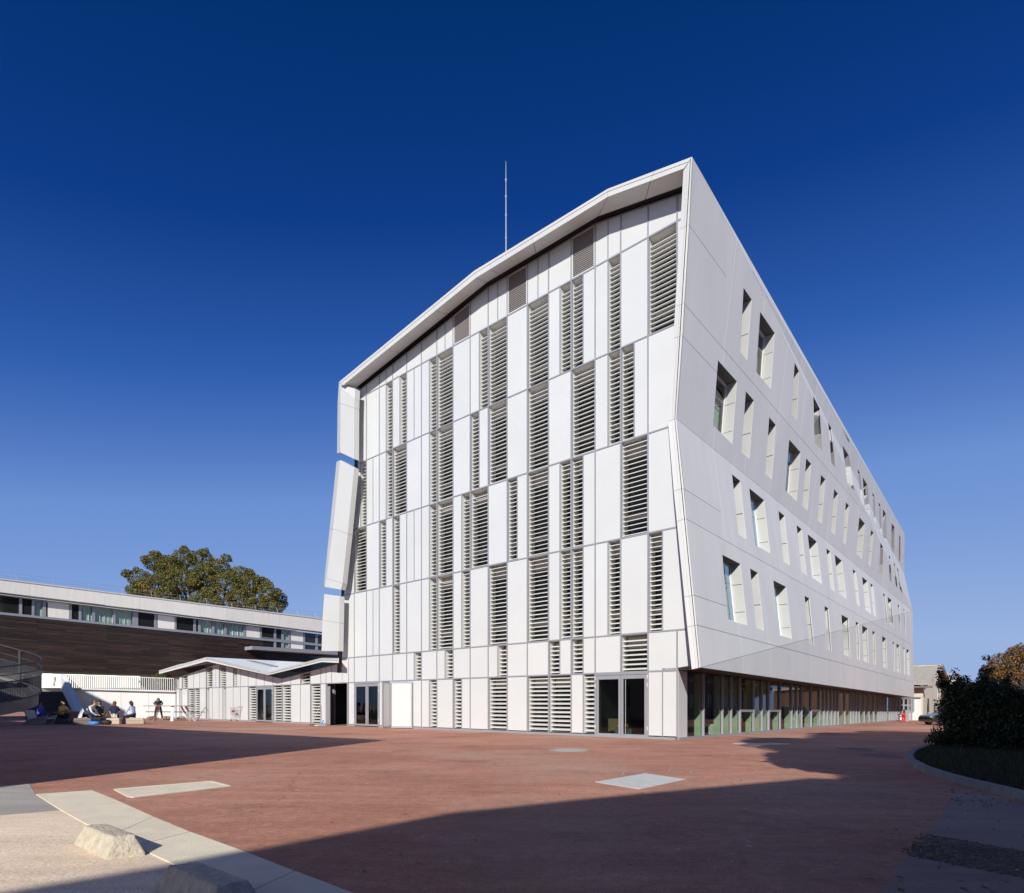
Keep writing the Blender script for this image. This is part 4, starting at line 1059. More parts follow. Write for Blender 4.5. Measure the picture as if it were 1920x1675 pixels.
# side ground floor glazing
mxs = [1319.3, 1355, 1371.3, 1387.7, 1413.5, 1429, 1441.6, 1463, 1484.7, 1494.5, 1503.5, 1521.5, 1537, 1545.4, 1552, 1559.4, 1566, 1572, 1584.6, 1595.6, 1600.4, 1606, 1611.6, 1620.9, 1630, 1639, 1647.5, 1651, 1654.6, 1658.5, 1662, 1668.5, 1672, 1675, 1678.5, 1681.5, 1686]
def sS(px): return s_of(SQ(px, 1300))
sC0 = sS(1288.6)
zt = lambda s: C3.z+(G3.z-C3.z)*(s-sC)/(sG-sC)
def zb(s): return gz((K+dS*s).x)
def wallS(s0, s1, z0, z1, o0, th, nm, m, par=MBD):
    mb = MB(); mb.prism([atS(s0, o0, z0(s0)), atS(s1, o0, z0(s1)), atS(s1, o0, z1(s1)), atS(s0, o0, z1(s0))], -nS*th); return mb.build(nm, m, par)
wallS(0, sC0, lambda s: zb(s)+.09, zt, 0, .04, 'corner_panel', M['white'])
wallS(-.05, sS(1686)+.1, lambda s: zb(s)-.05, lambda s: zb(s)+.09, .05, .15, 'sill', M['alu'])
xs_ = [1288.6]+mxs
for a, b in zip(xs_, xs_[1:]):
    s0, s1 = sS(a), sS(b); wallS(s0+.03, s1-.03, lambda s: zb(s)+.09, zt, -.05, .012, 'glass_pane', M['glass'])
for k, x in enumerate(mxs):
    s = sS(x); mb = MB(); mb.prism([atS(s-.03, .03, zb(s)+.09), atS(s+.03, .03, zb(s)+.09), atS(s+.03, .03, zt(s)), atS(s-.03, .03, zt(s))], -nS*.10); mb.build('glazing_mullion', M['alu'], MBD)
    if k % 1 == 0:
        mb = MB(); mb.prism([atS(s-.01, -.12, zb(s)+.02), atS(s-.01, -.36, zb(s)+.02), atS(s-.01, -.36, zt(s)), atS(s-.01, -.12, zt(s))], dS*.04); mb.build('interior_fin', M['int_green'], MBD)
for a, b, in ((1387.7, 1413.5), (1441.6, 1463), (1521.5, 1537)):
    s0, s1 = sS(a), sS(b); wallS(s0+.03, s1-.03, lambda s: zb(s)+.95, lambda s: zb(s)+1.06, .012, .07, 'window_rail', M['alu'])
    for s in (s0+.05, s1-.09): wallS(s, s+.04, lambda t: zb(t)+.1, lambda t: zb(t)+2.0, .02, .06, 'casement_frame', M['alu'])
# interior shell
s1 = sS(1686)
mb = MB()
mb.prism([atS(.3, -.2, -.02), atS(s1, -.2, zb(s1)-.02), atS(s1, -8, zb(s1)-.02), atS(.3, -8, -.02)], V(0, 0, .04), 0)
mb.prism([atS(.45, -.75, 2.9), atS(s1, -.75, 2.9), atS(s1, -8, 2.9), atS(.45, -8, 2.9)], V(0, 0, .05), 0)
mb.prism([atS(.3, -8, -.1), atS(s1, -8, -.3), atS(s1, -8, 2.9), atS(.3, -8, 2.9)], -nS*.1, 0)
mb.prism([atS(s1+.1, 0.03, -.4), atS(s1+.1, -8, -.4), atS(s1+.1, -8, 2.9), atS(s1+.1, .03, 2.9)], dS*.2, 0)
for sx in (5, 12, 19, 27, 35): mb.prism([atS(sx, -4, -.2), atS(sx+.4, -4, -.2), atS(sx+.4, -4, 2.9), atS(sx, -4, 2.9)], -nS*.4, 1)
mb.build('interior_shell', [M['int_dark'], M['int_mid']], MBD)
# clutter seen through the glass
def prop(nm, label, cat): return None
# ---- front doors
def gdoor(i0, i1, parent, ym=lambda x: T1(x), label=None, dark=True):
    xl, xr = xi(i1), xi(i0); a, b = onbase(xl), onbase(xr); za, zc = FQ(xl, ym(xl)).z-.03, FQ(xr, ym(xr)).z-.03
    A_ = [a+V(0, 0, .02), b+V(0, 0, .02), Vector((b.x, b.y, zc)), Vector((a.x, a.y, za))]
    def rc(u0, u1, v0, v1, e=0): return [A_[0].lerp(A_[1], u).lerp(A_[3].lerp(A_[2], u), v)+nF*e for u, v in ((u0, v0), (u1, v0), (u1, v1), (u0, v1))]
    W_ = (b-a).length; f = .05/W_
    d = MB()
    for rr in ((0, f, 0, 1), (1-f, 1, 0, 1), (f, 1-f, .975, 1)): d.prism(rc(*rr, .03), -nF*.1)
    door = d.build('door', M['alu'], parent)
    for u0, u1 in ((f*1.1, .5-.004), (.5+.004, 1-f*1.1)):
        lf = MB(); g_ = .09/W_
        for rr in ((u0, u0+g_, .01, .97), (u1-g_, u1, .01, .97), (u0+g_, u1-g_, .01, .05), (u0+g_, u1-g_, .91, .97)): lf.prism(rc(*rr, .01), -nF*.05)
        l_ = lf.build('door_leaf', M['alu'], door) if False else lf.build('door_leaf', M['alu'], door)
        mb = MB(); mb.prism(rc(u0+g_, u1-g_, .05, .91, -.015), -nF*.01); mb.build('pane', M['glassd'], door)
    mb = MB(); um = .5+.17*W_/W_*.6; p0 = rc(um, um, .05, .9, .06); mb.tube([p0[0], p0[2]], .014, 6)
    mb.build('handle', M['steel'], door)
    mb = MB()
    for u in (f*.3, 1-f*.3):
        for v in (.12, .78, .9): mb = MB(); q = rc(u, u, v, v+.06, .045); mb.tube([q[0], q[2]], .018, 6); mb.build('hinge', M['reveal'], door)
    return door
gdoor(1, 3, MBD); gdoor(15, 17, MBD); gdoor(25, 27, AN)
# rooms behind the doors and the open doorway
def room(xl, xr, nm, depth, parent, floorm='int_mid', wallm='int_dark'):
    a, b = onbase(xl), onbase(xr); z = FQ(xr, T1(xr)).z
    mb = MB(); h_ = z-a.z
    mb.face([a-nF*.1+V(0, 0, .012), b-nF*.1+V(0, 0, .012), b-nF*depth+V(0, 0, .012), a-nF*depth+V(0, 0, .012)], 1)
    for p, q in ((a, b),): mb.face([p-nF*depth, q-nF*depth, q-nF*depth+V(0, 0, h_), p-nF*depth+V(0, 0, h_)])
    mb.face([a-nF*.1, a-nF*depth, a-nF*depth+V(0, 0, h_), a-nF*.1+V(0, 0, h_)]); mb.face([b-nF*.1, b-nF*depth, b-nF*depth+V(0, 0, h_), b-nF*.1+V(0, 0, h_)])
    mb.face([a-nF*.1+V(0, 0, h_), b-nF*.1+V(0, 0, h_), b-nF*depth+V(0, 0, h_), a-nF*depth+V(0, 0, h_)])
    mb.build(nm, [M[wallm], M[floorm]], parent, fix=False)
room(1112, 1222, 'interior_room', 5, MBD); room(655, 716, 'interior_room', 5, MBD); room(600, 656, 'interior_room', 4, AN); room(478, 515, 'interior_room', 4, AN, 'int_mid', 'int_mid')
# red panel and light tube inside
mb = MB(); p = onbase(686)-nF*2.5; mb.box(p+V(0, 0, 1.0), .5, .1, 1.9, rot=.8); mb.build('red_partition', M['redp'], MBD)
mb = MB(); a = FQ(640, 1288)-nF*1.5; mb.bar(a, a-dF*.8+V(0, 0, .12), .06); mb.build('light_fitting', M['reveal'], AN)
# open doorway frame and leaf on the annex
fr = MB()
for x in (612.6, 652.7): a = onbase(x); fr.bar(a, Vector((a.x, a.y, FQ(x, T1(x)).z)), .07, .1, up=nF)
dw = fr.build('door', M['alu'], AN)
h0 = onbase(613.5, .05); hp = G(628, 1361.6); hp.z = gz(hp.x)
d_ = (hp-h0); d_.z = 0; d_ = d_.normalized()*.95
mb = MB(); mb.prism([h0+V(0, 0, .03), h0+d_+V(0, 0, .03), h0+d_+V(0, 0, 2.2), h0+V(0, 0, 2.2)], d_.cross(V(0, 0, 1)).normalized()*.05); mb.build('door_leaf', M['alu'], dw)
for k, (x, w_) in enumerate(((640, .3), (646, .22), (650, .2))):
    p = onbase(x)-nF*(1.0+.4*k); mb = MB(); mb.bar(p+V(0, 0, .02), p+V(-.2, 0, 1.6+.1*k), w_, .03); mb.build('leaning_board', M['int_mid'], AN)
# white folding door standing open on the front
fd = MB()
def leaf(p0, p1, z1, nm, par):
    a, b = G(*p0), G(*p1); d = (b-a).normalized(); n_ = V(d.y, -d.x, 0)
    L_ = (b-a).length
    mb = MB()
    def R_(u0, u1, v0, v1, e, th): 
        q = [a+d*u0+V(0, 0, v0), a+d*u1+V(0, 0, v0), a+d*u1+V(0, 0, v1), a+d*u0+V(0, 0, v1)]; return [p+n_*e for p in q], -n_*th
    for rr in ((0, .07, .03, z1), (L_-.07, L_, .03, z1), (.07, L_-.07, .03, .12), (.07, L_-.07, z1-.09, z1)): q, t = R_(*rr, 0, .05); mb.prism(q, t)
    o = mb.build(nm, M['alu'], par)
    mb = MB(); q, t = R_(.07, L_-.07, .12, z1-.09, -.008, .03); mb.prism(q, t); mb.build('panel', M['white'], o)
leaf((732, 1366.2), (773, 1366.6), 2.32, 'folding_door', MBD)
leaf((717.5, 1367.2), (731, 1366.4), 2.32, 'folding_door', MBD)

# ------------------------------------------------------------------ wooden building at the left
Wd = Vector(((1850-CX)/F, 1, 0)).normalized(); Wn = Vector((Wd.y, -Wd.x, 0))
W0 = vec(0, 1087)*50+CAM; 
WB = thing('timber_building', Vector((W0.x, W0.y, 0)), 'long low building with cream fascia, window band and dark timber boards', 'building')
def WP(px, py, e=0): return hit(px, py, Vector((W0.x, W0.y, 0)), Wn)+Wn*e
ft_ = line((0, 1087), (603, 1161)); fb_ = line((0, 1112.5), (603, 1186.5)); wt_ = line((0, 1117), (603, 1190)); wb_ = line((0, 1148), (603, 1208)); pb_ = line((0, 1152.5), (603, 1212)); bb_ = line((0, 1254), (603, 1281))
def wquad(x0, x1, f0, f1, e, th, nm, m, par=WB):
    mb = MB(); mb.prism([WP(x0, f0(x0), e), WP(x1, f0(x1), e), WP(x1, f1(x1), e), WP(x0, f1(x0), e)], -Wn*th); return mb.build(nm, m, par)
xs = [-150, 52, 126, 193, 258, 320, 371, 420, 470, 520, 570, 660]
for a, b in zip(xs, xs[1:]): wquad(a+.15, b-.15, fb_, lambda x: ft_(x)+1.5, .5, .2, 'fascia_panel', M['fascl'])
wquad(-150, 660, lambda x: ft_(x)+1.6, lambda x: ft_(x)-.4, .56, .3, 'coping', M['wpaint'])
wquad(-150, 660, lambda x: wt_(x)-2.6, lambda x: wt_(x)-4.2, .42, .1, 'awning_rail', M['alu'])
wquad(-150, 660, lambda x: wt_(x)-.4, lambda x: wt_(x)-1.4, .45, .1, 'awning_rail', M['reveal'])
mb = MB(); mb.prism([WP(-150, fb_(-150), .5), WP(660, fb_(660), .5), WP(660, wt_(660)-2, -.3), WP(-150, wt_(-150)-2, -.3)], V(0, 0, .04)); mb.build('soffit', M['int_mid'], WB)
wquad(-150, 660, pb_, wb_, .06, .15, 'sill', M['alu'])
wquad(-150, 660, bb_, wt_, -.9, .1, 'core_wall', M['int_dark'])
# window band: (x0,x1,kind) glass / curtain / white panel
band = [(-60, 36, 'g'), (42, 60, 'g'), (60, 80, 'c'), (90, 129, 'p'), (135, 148, 'g'), (148, 173, 'c'), (178, 212, 'c'), (216, 249, 'c'), (254, 254.5, 'g'), (260, 289.5, 'g'), (296, 327, 'p'), (332, 363, 'g'), (366, 372, 'g'), (372, 398, 'c'), (401, 421, 'c'), (428, 457, 'c'), (462, 487, 'p')]
def curt(x0, x1, f0, f1, e, par):
    n_ = max(6, int((x1-x0)*1.1)); mb = MB(); cols = []
    for k in range(n_+1):
        x = x0+(x1-x0)*k/n_; o_ = e+.05*math.sin(k*1.9)+.03*math.sin(k*.7); cols.append((WP(x, f0(x), o_), WP(x, f1(x), o_)))
    for (a, b), (c_, d_) in zip(cols, cols[1:]): mb.face([a, c_, d_, b])
    o = mb.build('curtain', M['curtain'], par, fix=False); return o
prev = None
for x0, x1, kd in band:
    if kd == 'p': wquad(x0, x1, wb_, wt_, -.02, .1, 'white_panel', M['fascl'])
    else:
        w_ = wquad(x0, x1, wb_, wt_, -.06, .01, 'window', M['pane_dark'] if kd == 'g' else M['glassc'])
        if kd == 'c': curt(x0, x1, wb_, lambda x: wt_(x)-1, -.22, w_)
    wquad(x1, x1+4.5 if kd != 'p' else x1+4, wb_, wt_, 0, .12, 'window_post', M['alu'])
for x in (39, 84, 132, 175.5, 214, 252): wquad(x-2.5, x+2.5, wb_, wt_, .01, .1, 'window_post', M['alu'])
# taller windows at the right end
tb_ = line((492, 1212), (603, 1222))
for x0, x1, kd in ((492, 514, 'g'), (519, 528, 'g'), (528, 541, 'c'), (546, 568, 'p'), (572, 592, 'g'), (596, 606, 'g'), (610, 640, 'g')):
    if kd == 'p': wquad(x0, x1, tb_, wt_, -.02, .1, 'white_panel', M['fascl'])
    else:
        w_ = wquad(x0, x1, tb_, wt_, -.06, .01, 'window', M['pane_dark'] if kd == 'g' else M['glassc'])
        if kd == 'c': curt(x0, x1, tb_, wt_, -.22, w_)
    wquad(x1, x1+4, tb_, wt_, .0, .12, 'window_post', M['alu'])
wquad(490, 640, lambda x: wt_(x)+19, lambda x: wt_(x)+18, .015, .1, 'window_rail', M['alu'])
# timber boards
rnd = random.Random(9); nb = 24
for r in range(nb):
    t0 = r/nb; t1 = (r+1)/nb
    f0 = lambda x, t=t1: pb_(x)+(bb_(x)-pb_(x))*t; f1 = lambda x, t=t0: pb_(x)+(bb_(x)-pb_(x))*t
    x = -60-rnd.uniform(0, 60)
    brk = [70, 201, 316, 418, 494]
    pts = [-120]+[b for b in brk]
    for a, b in zip(pts, pts[1:]):
        m_ = a+(b-a)*rnd.uniform(.3, .7)
        for u, v_ in ((a, m_), (m_, b)):
            e = rnd.uniform(-.012, .018); dd = .35
            wquad(u+.08, v_-.08, lambda x: f0(x)-dd*.5, lambda x: f1(x)+dd*.5, e, .04, 'plank', M['wood'])
wquad(-140, 494, bb_, pb_, -.06, .05, 'board_backing', M['brownd'])
# canopy and lower glazing
mb = MB()
def cq(x0, x1, f0, f1, e, th, nm, m): return wquad(x0, x1, f0, f1, e, th, nm, m)
ca, cb_ = WP(494, 1213, 0), WP(650, 1222, 0)
mb = MB(); q = [hit(473, 1218, W0+Wn*1.6, Wn), hit(636, 1228.5, W0+Wn*1.6, Wn)]
t_ = [hit(473, 1211.5, W0+Wn*1.6, Wn), hit(636, 1221.5, W0+Wn*1.6, Wn)]
mb.prism([q[0], q[1], t_[1], t_[0]], -Wn*2.0); mb.build('canopy', M['alu'], WB)
wquad(494, 660, lambda x: 1275, lambda x: 1214+.07*(x-494), -.1, .02, 'window', M['pane_dark'])
mb = MB(); mb.prism([WP(-150, 1247, -.3), WP(494, 1268, -.3), WP(494, 1335, -.3), WP(-150, 1335, -.3)], -Wn*.1); mb.build('base_wall', M['concrete'], WB)
mb = MB(); mb.prism([WP(-150, ft_(-150), .4), WP(660, ft_(660), .4), WP(660, ft_(660), -14), WP(-150, ft_(-150), -14)], V(0, 0, -.1)); mb.build('roof', M['concrete'], WB)
# roof guard rail
RL = thing('roof_guardrail', WP(30, 1087, .3), 'thin tilted guard rail with cables along the roof of the timber building', 'railing')
for x in (-60, 31, 101, 167, 228, 284, 338, 387, 434, 479, 520, 558, 592):
    mb = MB(); a = WP(x, ft_(x), .2); mb.tube([a, a+Wn*-.35+V(0, 0, .68)], .022, 6); mb.build('post', M['steel'], RL)
for h_, e_2 in ((.68, -.15), (.34, .03)):
    mb = MB(); mb.tube([WP(x, ft_(x), e_2)+V(0, 0, h_-(.02 if 0 else 0)) for x in (-80, 31, 101, 228, 338, 434, 520, 610)], .011, 5); mb.build('cable', M['steel'], RL)

# ------------------------------------------------------------------ terrace wall, railing, stairs
ta = onbase(329); tb = ta+V(-1, -.10, 0)*9.2
tw_d = (ta-tb).normalized(); tn = V(tw_d.y, -tw_d.x, 0)
def TWP(px, py, e=0): return hit(px, py, ta, tn)+tn*e
TW = thing('terrace_wall', tb, 'white rendered terrace retaining wall behind the seated students', 'wall')
tt = line((180, 1294.4), (329, 1298.5))
xs = [136, 174, 227, 279, 329.5]
for a, b in zip(xs, xs[1:]):
    A_, B_ = TWP(a, 1340), TWP(b, 1340); mb = MB()
    mb.prism([Vector((A_.x, A_.y, gz(A_.x)-.05))+tw_d*.008, Vector((B_.x, B_.y, gz(B_.x)-.05))-tw_d*.008, TWP(b, tt(b))-tw_d*.008, TWP(a, tt(a))+tw_d*.008], -tn*.2); mb.build('wall_panel', M['wpaint'], TW)
mb = MB(); mb.bar(TWP(128, tt(128), .06)+V(0, 0, .02), TWP(330, tt(330), .06)+V(0, 0, .02), .3, .05); mb.build('coping', M['alu'], TW)
TR = thing('terrace_railing', TWP(230, 1297), 'white vertical slat railing on top of the terrace wall', 'railing')
tr_ = line((118, 1265.5), (329, 1272.4))
n_ = 52
for k in range(n_):
    x = 124+(328-124)*((k+.5)/n_); a = TWP(x, tt(x)-.5, -.02); b = TWP(x, tr_(x), -.02); mb = MB(); mb.bar(a, b, .045, .09, up=tn); mb.build('baluster', M['wpaint'], TR)
mb = MB(); mb.bar(TWP(118, tr_(118), -.02), TWP(329, tr_(329), -.02), .05, .05); mb.build('top_rail', M['wpaint'], TR)
mb = MB(); mb.bar(TWP(122, tt(122)-2, -.02), TWP(329, tt(329)-2, -.02), .04, .10); mb.build('bottom_rail', M['wpaint'], TR)
zT = TWP(230, 1297).z
# terrace floor and pale upper wall behind
mb = MB(); b0_ = TWP(60, 1300, -.2); mb.prism([Vector((TWP(100, 1300).x, TWP(100, 1300).y, zT-.1))-tn*.2, Vector((TWP(330, 1300).x, TWP(330, 1300).y, zT-.1))-tn*.2, WP(420, 1290, .1)*V(1, 1, 0).length*0+Vector((WP(420, 1290, .1).x, WP(420, 1290, .1).y, zT-.1)), Vector((WP(-100, 1290, .1).x, WP(-100, 1290, .1).y, zT-.1))], V(0, 0, .08))
tag(mb.build('terrace', M['concrete_pale']), kind='structure')
UW = thing('upper_wall', TWP(95, 1290, -5), 'pale panelled low wall under the dark timber boards', 'wall')
for a, b in ((60, 99), (99.4, 160), (160.4, 220), (220.4, 262)):
    q = [hit(a, 1290, ta-tn*5, tn), hit(b, 1290, ta-tn*5, tn), hit(b, 1262+(b-60)*.03, ta-tn*5, tn), hit(a, 1262.5+(a-60)*.03, ta-tn*5, tn)]; mb = MB(); mb.prism(q, -tn*.1); mb.build('wall_panel', M['fascl'], UW)
hr = thing('stair_handrail', TWP(101, 1286, -1), 'slim dark handrail at the head of the stairs', 'handrail')
mb = MB(); p = lambda x, y: hit(x, y, ta-tn*1.5, tn); mb.tube([p(99, 1287), p(103, 1270), p(105, 1270), p(101.5, 1287)], .03, 6); mb.build('rail', M['dsteel'], hr)
# shrub between the railing and the boards
tree(Vector((TWP(292, 1290, -1.6).x, TWP(292, 1290, -1.6).y, zT)), .3, [(V(x, y*.5, z), r, r*.7, r*.7) for x, y, z, r in ((-1.6, 0, .8, .5), (-1, .3, 1.1, .5), (-.4, 0, 1.25, .5), (.2, 0, 1.1, .5), (.7, .2, .9, .5), (0, 0, .5, .7), (-1, 0, .4, .6), (.9, 0, .4, .5))], 5000, .08, M['leaf_mid'], 'green and yellow shrubs behind the white railing', 'shrub', 33, .06, name='shrub')
# stairs going up away from the court
ST = thing('stairs', G(110, 1356), 'dark wooden stair flight climbing to the terrace beside a white parapet', 'stairs')
Yt = TWP(110, 1300).y; NST = 14; run = .34; y0_ = Yt-run*NST
def atY(px, Y): return Vector(((px-CX)/F*Y, Y, 0))
for k in range(NST):
    z1 = zT*(k+1)/NST-.02; Y = y0_+run*k
    xL, xR = atY(48, Y).x, atY(150-27*k/NST, Y).x
    mb = MB(); mb.prism([V(xL, Y, z1-.16), V(xR, Y, z1-.16), V(xR, Y, z1), V(xL, Y, z1)], V(0, run+.03, 0)); mb.prism([V(xL, Y+.03, -.1), V(xR, Y+.03, -.1), V(xR, Y+.03, z1-.16), V(xL, Y+.03, z1-.16)], V(0, .02, 0)); mb.build('step', M['wood'], ST)
PR = thing('stair_parapet', atY(160, y0_), 'tall sloping white parapet wall in shade beside the stairs', 'wall')
def PP(px, py, Y): return CAM+vec(px, py)*Y
P_top0, P_top1 = PP(114.5, 1264, Yt+.3), PP(148, 1346, y0_-.4)
R_top0, R_top1 = PP(124, 1264.5, Yt+.2), PP(163, 1344, y0_-.3)
fl = lambda p: Vector((p.x, p.y, 0))
mb = MB(); mb.hexa([fl(P_top0), fl(P_top1), fl(R_top1), fl(R_top0)], [P_top0, P_top1, R_top1, R_top0]); mb.build('wall', M['wpaint'], PR)

# curved concrete stair with mesh railing
cc = PP(-42, 1319, 30); CCx, CCy, RR = cc.x, cc.y, 2.52
SC = thing('curved_ramp', Vector((CCx, CCy, 0)), 'curved concrete ramp landing with dark perforated railing at the left edge', 'ramp')
an0 = math.atan2(-CCy, -CCx)     # direction to the camera
def zr(t): return 2.75+.55*t+.15*t*t    # t in quarter turns from the side facing the camera
def cpt(t, r, z): a = an0+t*math.pi/2-0.35; return V(CCx+math.cos(a)*r, CCy+math.sin(a)*r, z)
T_ = [-.6+2.9*k/40 for k in range(41)]
for dz_, rr in ((0, .04), (-.42, .024), (-.75, .024), (-1.95, .03)):
    mb = MB(); mb.tube([cpt(t, RR, zr(t)+dz_*(1 if dz_ > -1 else .85)) for t in T_], rr, 7); mb.build('rail', M['dsteel'], SC)
for t in (.0, 1.75, 2.1):
    mb = MB(); a = cpt(t, RR+.03, zr(t)-2.35); mb.bar(a, cpt(t, RR+.03, zr(t)-.02), .10, .12); mb.build('post', M['dsteel'], SC)
mb = MB()      # perforated sheet as a real lattice of strips
tt0, tt1 = -.6, 2.3
n_ = 150
for k in range(n_):
    t = tt0+(tt1-tt0)*k/n_; a = cpt(t, RR-.01, zr(t)-.76); b = cpt(t, RR-.01, zr(t)-1.66); mb.bar(a, b, .028, .006, up=(a-V(CCx, CCy, a.z)))
for j in range(16):
    z_ = -.78-.87*j/15; mb.tube([cpt(t, RR-.012, zr(t)+z_) for t in T_], .017, 4)
mb.build('mesh_panel', M['dsteel'], SC)['kind'] = 'stuff'
mb = MB()
for a, b in zip(T_, T_[1:]):
    A_ = [cpt(a, RR-.3, zr(a)-2.35), cpt(b, RR-.3, zr(b)-2.35), cpt(b, RR-.12, zr(b)-2.3), cpt(a, RR-.12, zr(a)-2.3)]
    B_ = [cpt(a, RR-.3, zr(a)-1.72), cpt(b, RR-.3, zr(b)-1.72), cpt(b, RR-.12, zr(b)-1.72), cpt(a, RR-.12, zr(a)-1.72)]
    mb.hexa(A_, B_)
    mb.hexa([cpt(a, .2, zr(a)-1.95), cpt(b, .2, zr(b)-1.95), cpt(b, RR-.29, zr(b)-1.95), cpt(a, RR-.29, zr(a)-1.95)], [cpt(a, .2, zr(a)-1.8), cpt(b, .2, zr(b)-1.8), cpt(b, RR-.29, zr(b)-1.8), cpt(a, RR-.29, zr(a)-1.8)])
mb.build('concrete_edge', M['concrete_raw'], SC, smooth=False)
mb = MB(); mb.tube([V(CCx, CCy, -.1), V(CCx, CCy, 4)], .35, 16); mb.build('column', M['concrete_raw'], SC)

# ------------------------------------------------------------------ seats, table, bags
def block(px, py, w_, d, h, m, label, cat='seat block', rot=0, taper=.88, group=None):
    c = G(px, py); c.z = gz(c.x); mb = MB(); R = Matrix.Rotation(rot, 3, 'Z')
    q = [R @ V(a*w_/2, b*d/2, 0) for a, b in ((-1, -1), (1, -1), (1, 1), (-1, 1))]
    mb.hexa([c+p for p in q], [c+p*1.02+V(0, 0, h*.6) for p in q]); mb.hexa([c+p*1.02+V(0, 0, h*.6) for p in q], [c+p*taper+V(0, 0, h) for p in q])
    o = mb.build('seat_block', m); bv = o.modifiers.new('b', 'BEVEL'); bv.width = .03; bv.segments = 2
    return tag(o, label, cat, group)
gsb = 'beige and brown upholstered seat blocks'
block(217, 1358, .78, .6, .34, M['beige'], 'beige rounded seat block under the woman in navy shirt', group=gsb)
block(254, 1358, .85, .62, .34, M['beige'], 'beige seat block with one side in shade, rightmost of the blocks', rot=.5, group=gsb)
block(160, 1359, 1.0, .6, .36, M['brownl'], 'dark seat block under the man leaning forward in white shirt', group=gsb)
block(190, 1357, .6, .5, .36, M['brownl'], 'dark seat block under the person wearing glasses', group=gsb)
# angular loungers (folded plates)
def lounger(px, py, s, m, label, flip=1, rot=0):
    c = G(px, py); c.z = gz(c.x); t = thing('lounge_chair', c, label, 'lounge chair', 'angular lounge chairs in the shade'); R = Matrix.Rotation(rot, 3, 'Z')
    def P(x, y, z): return c+R @ V(x*s*flip, y, z*s)
    mb = MB(); mb.prism([P(-.75, -.32, 0), P(.55, -.32, 0), P(.75, -.32, .52), P(-.32, -.32, .26)], V(0, .04, 0)); mb.prism([P(-.75, .32, 0), P(.55, .32, 0), P(.75, .32, .52), P(-.32, .32, .26)], V(0, .04, 0)); mb.build('side_panel', m, t)
    mb = MB(); mb.prism([P(-.32, -.28, .22), P(.72, -.28, .30), P(.72, .3, .30), P(-.32, .3, .22)], V(0, 0, .05)); mb.build('seat', m, t)
    mb = MB(); mb.prism([P(-.32, -.32, .2), P(-.55, -.32, .78), P(-.55, .34, .78), P(-.32, .34, .2)], R @ V(.06*flip, 0, 0)); mb.build('backrest', m, t)
    return t
lounger(72, 1358.5, 1.0, M['loung'], 'pale angular lounge chair carrying the person in a blue shirt')
lounger(125, 1358, .9, M['brownl'], 'brown angular lounge chair carrying the pair left of the white shirt', -1)
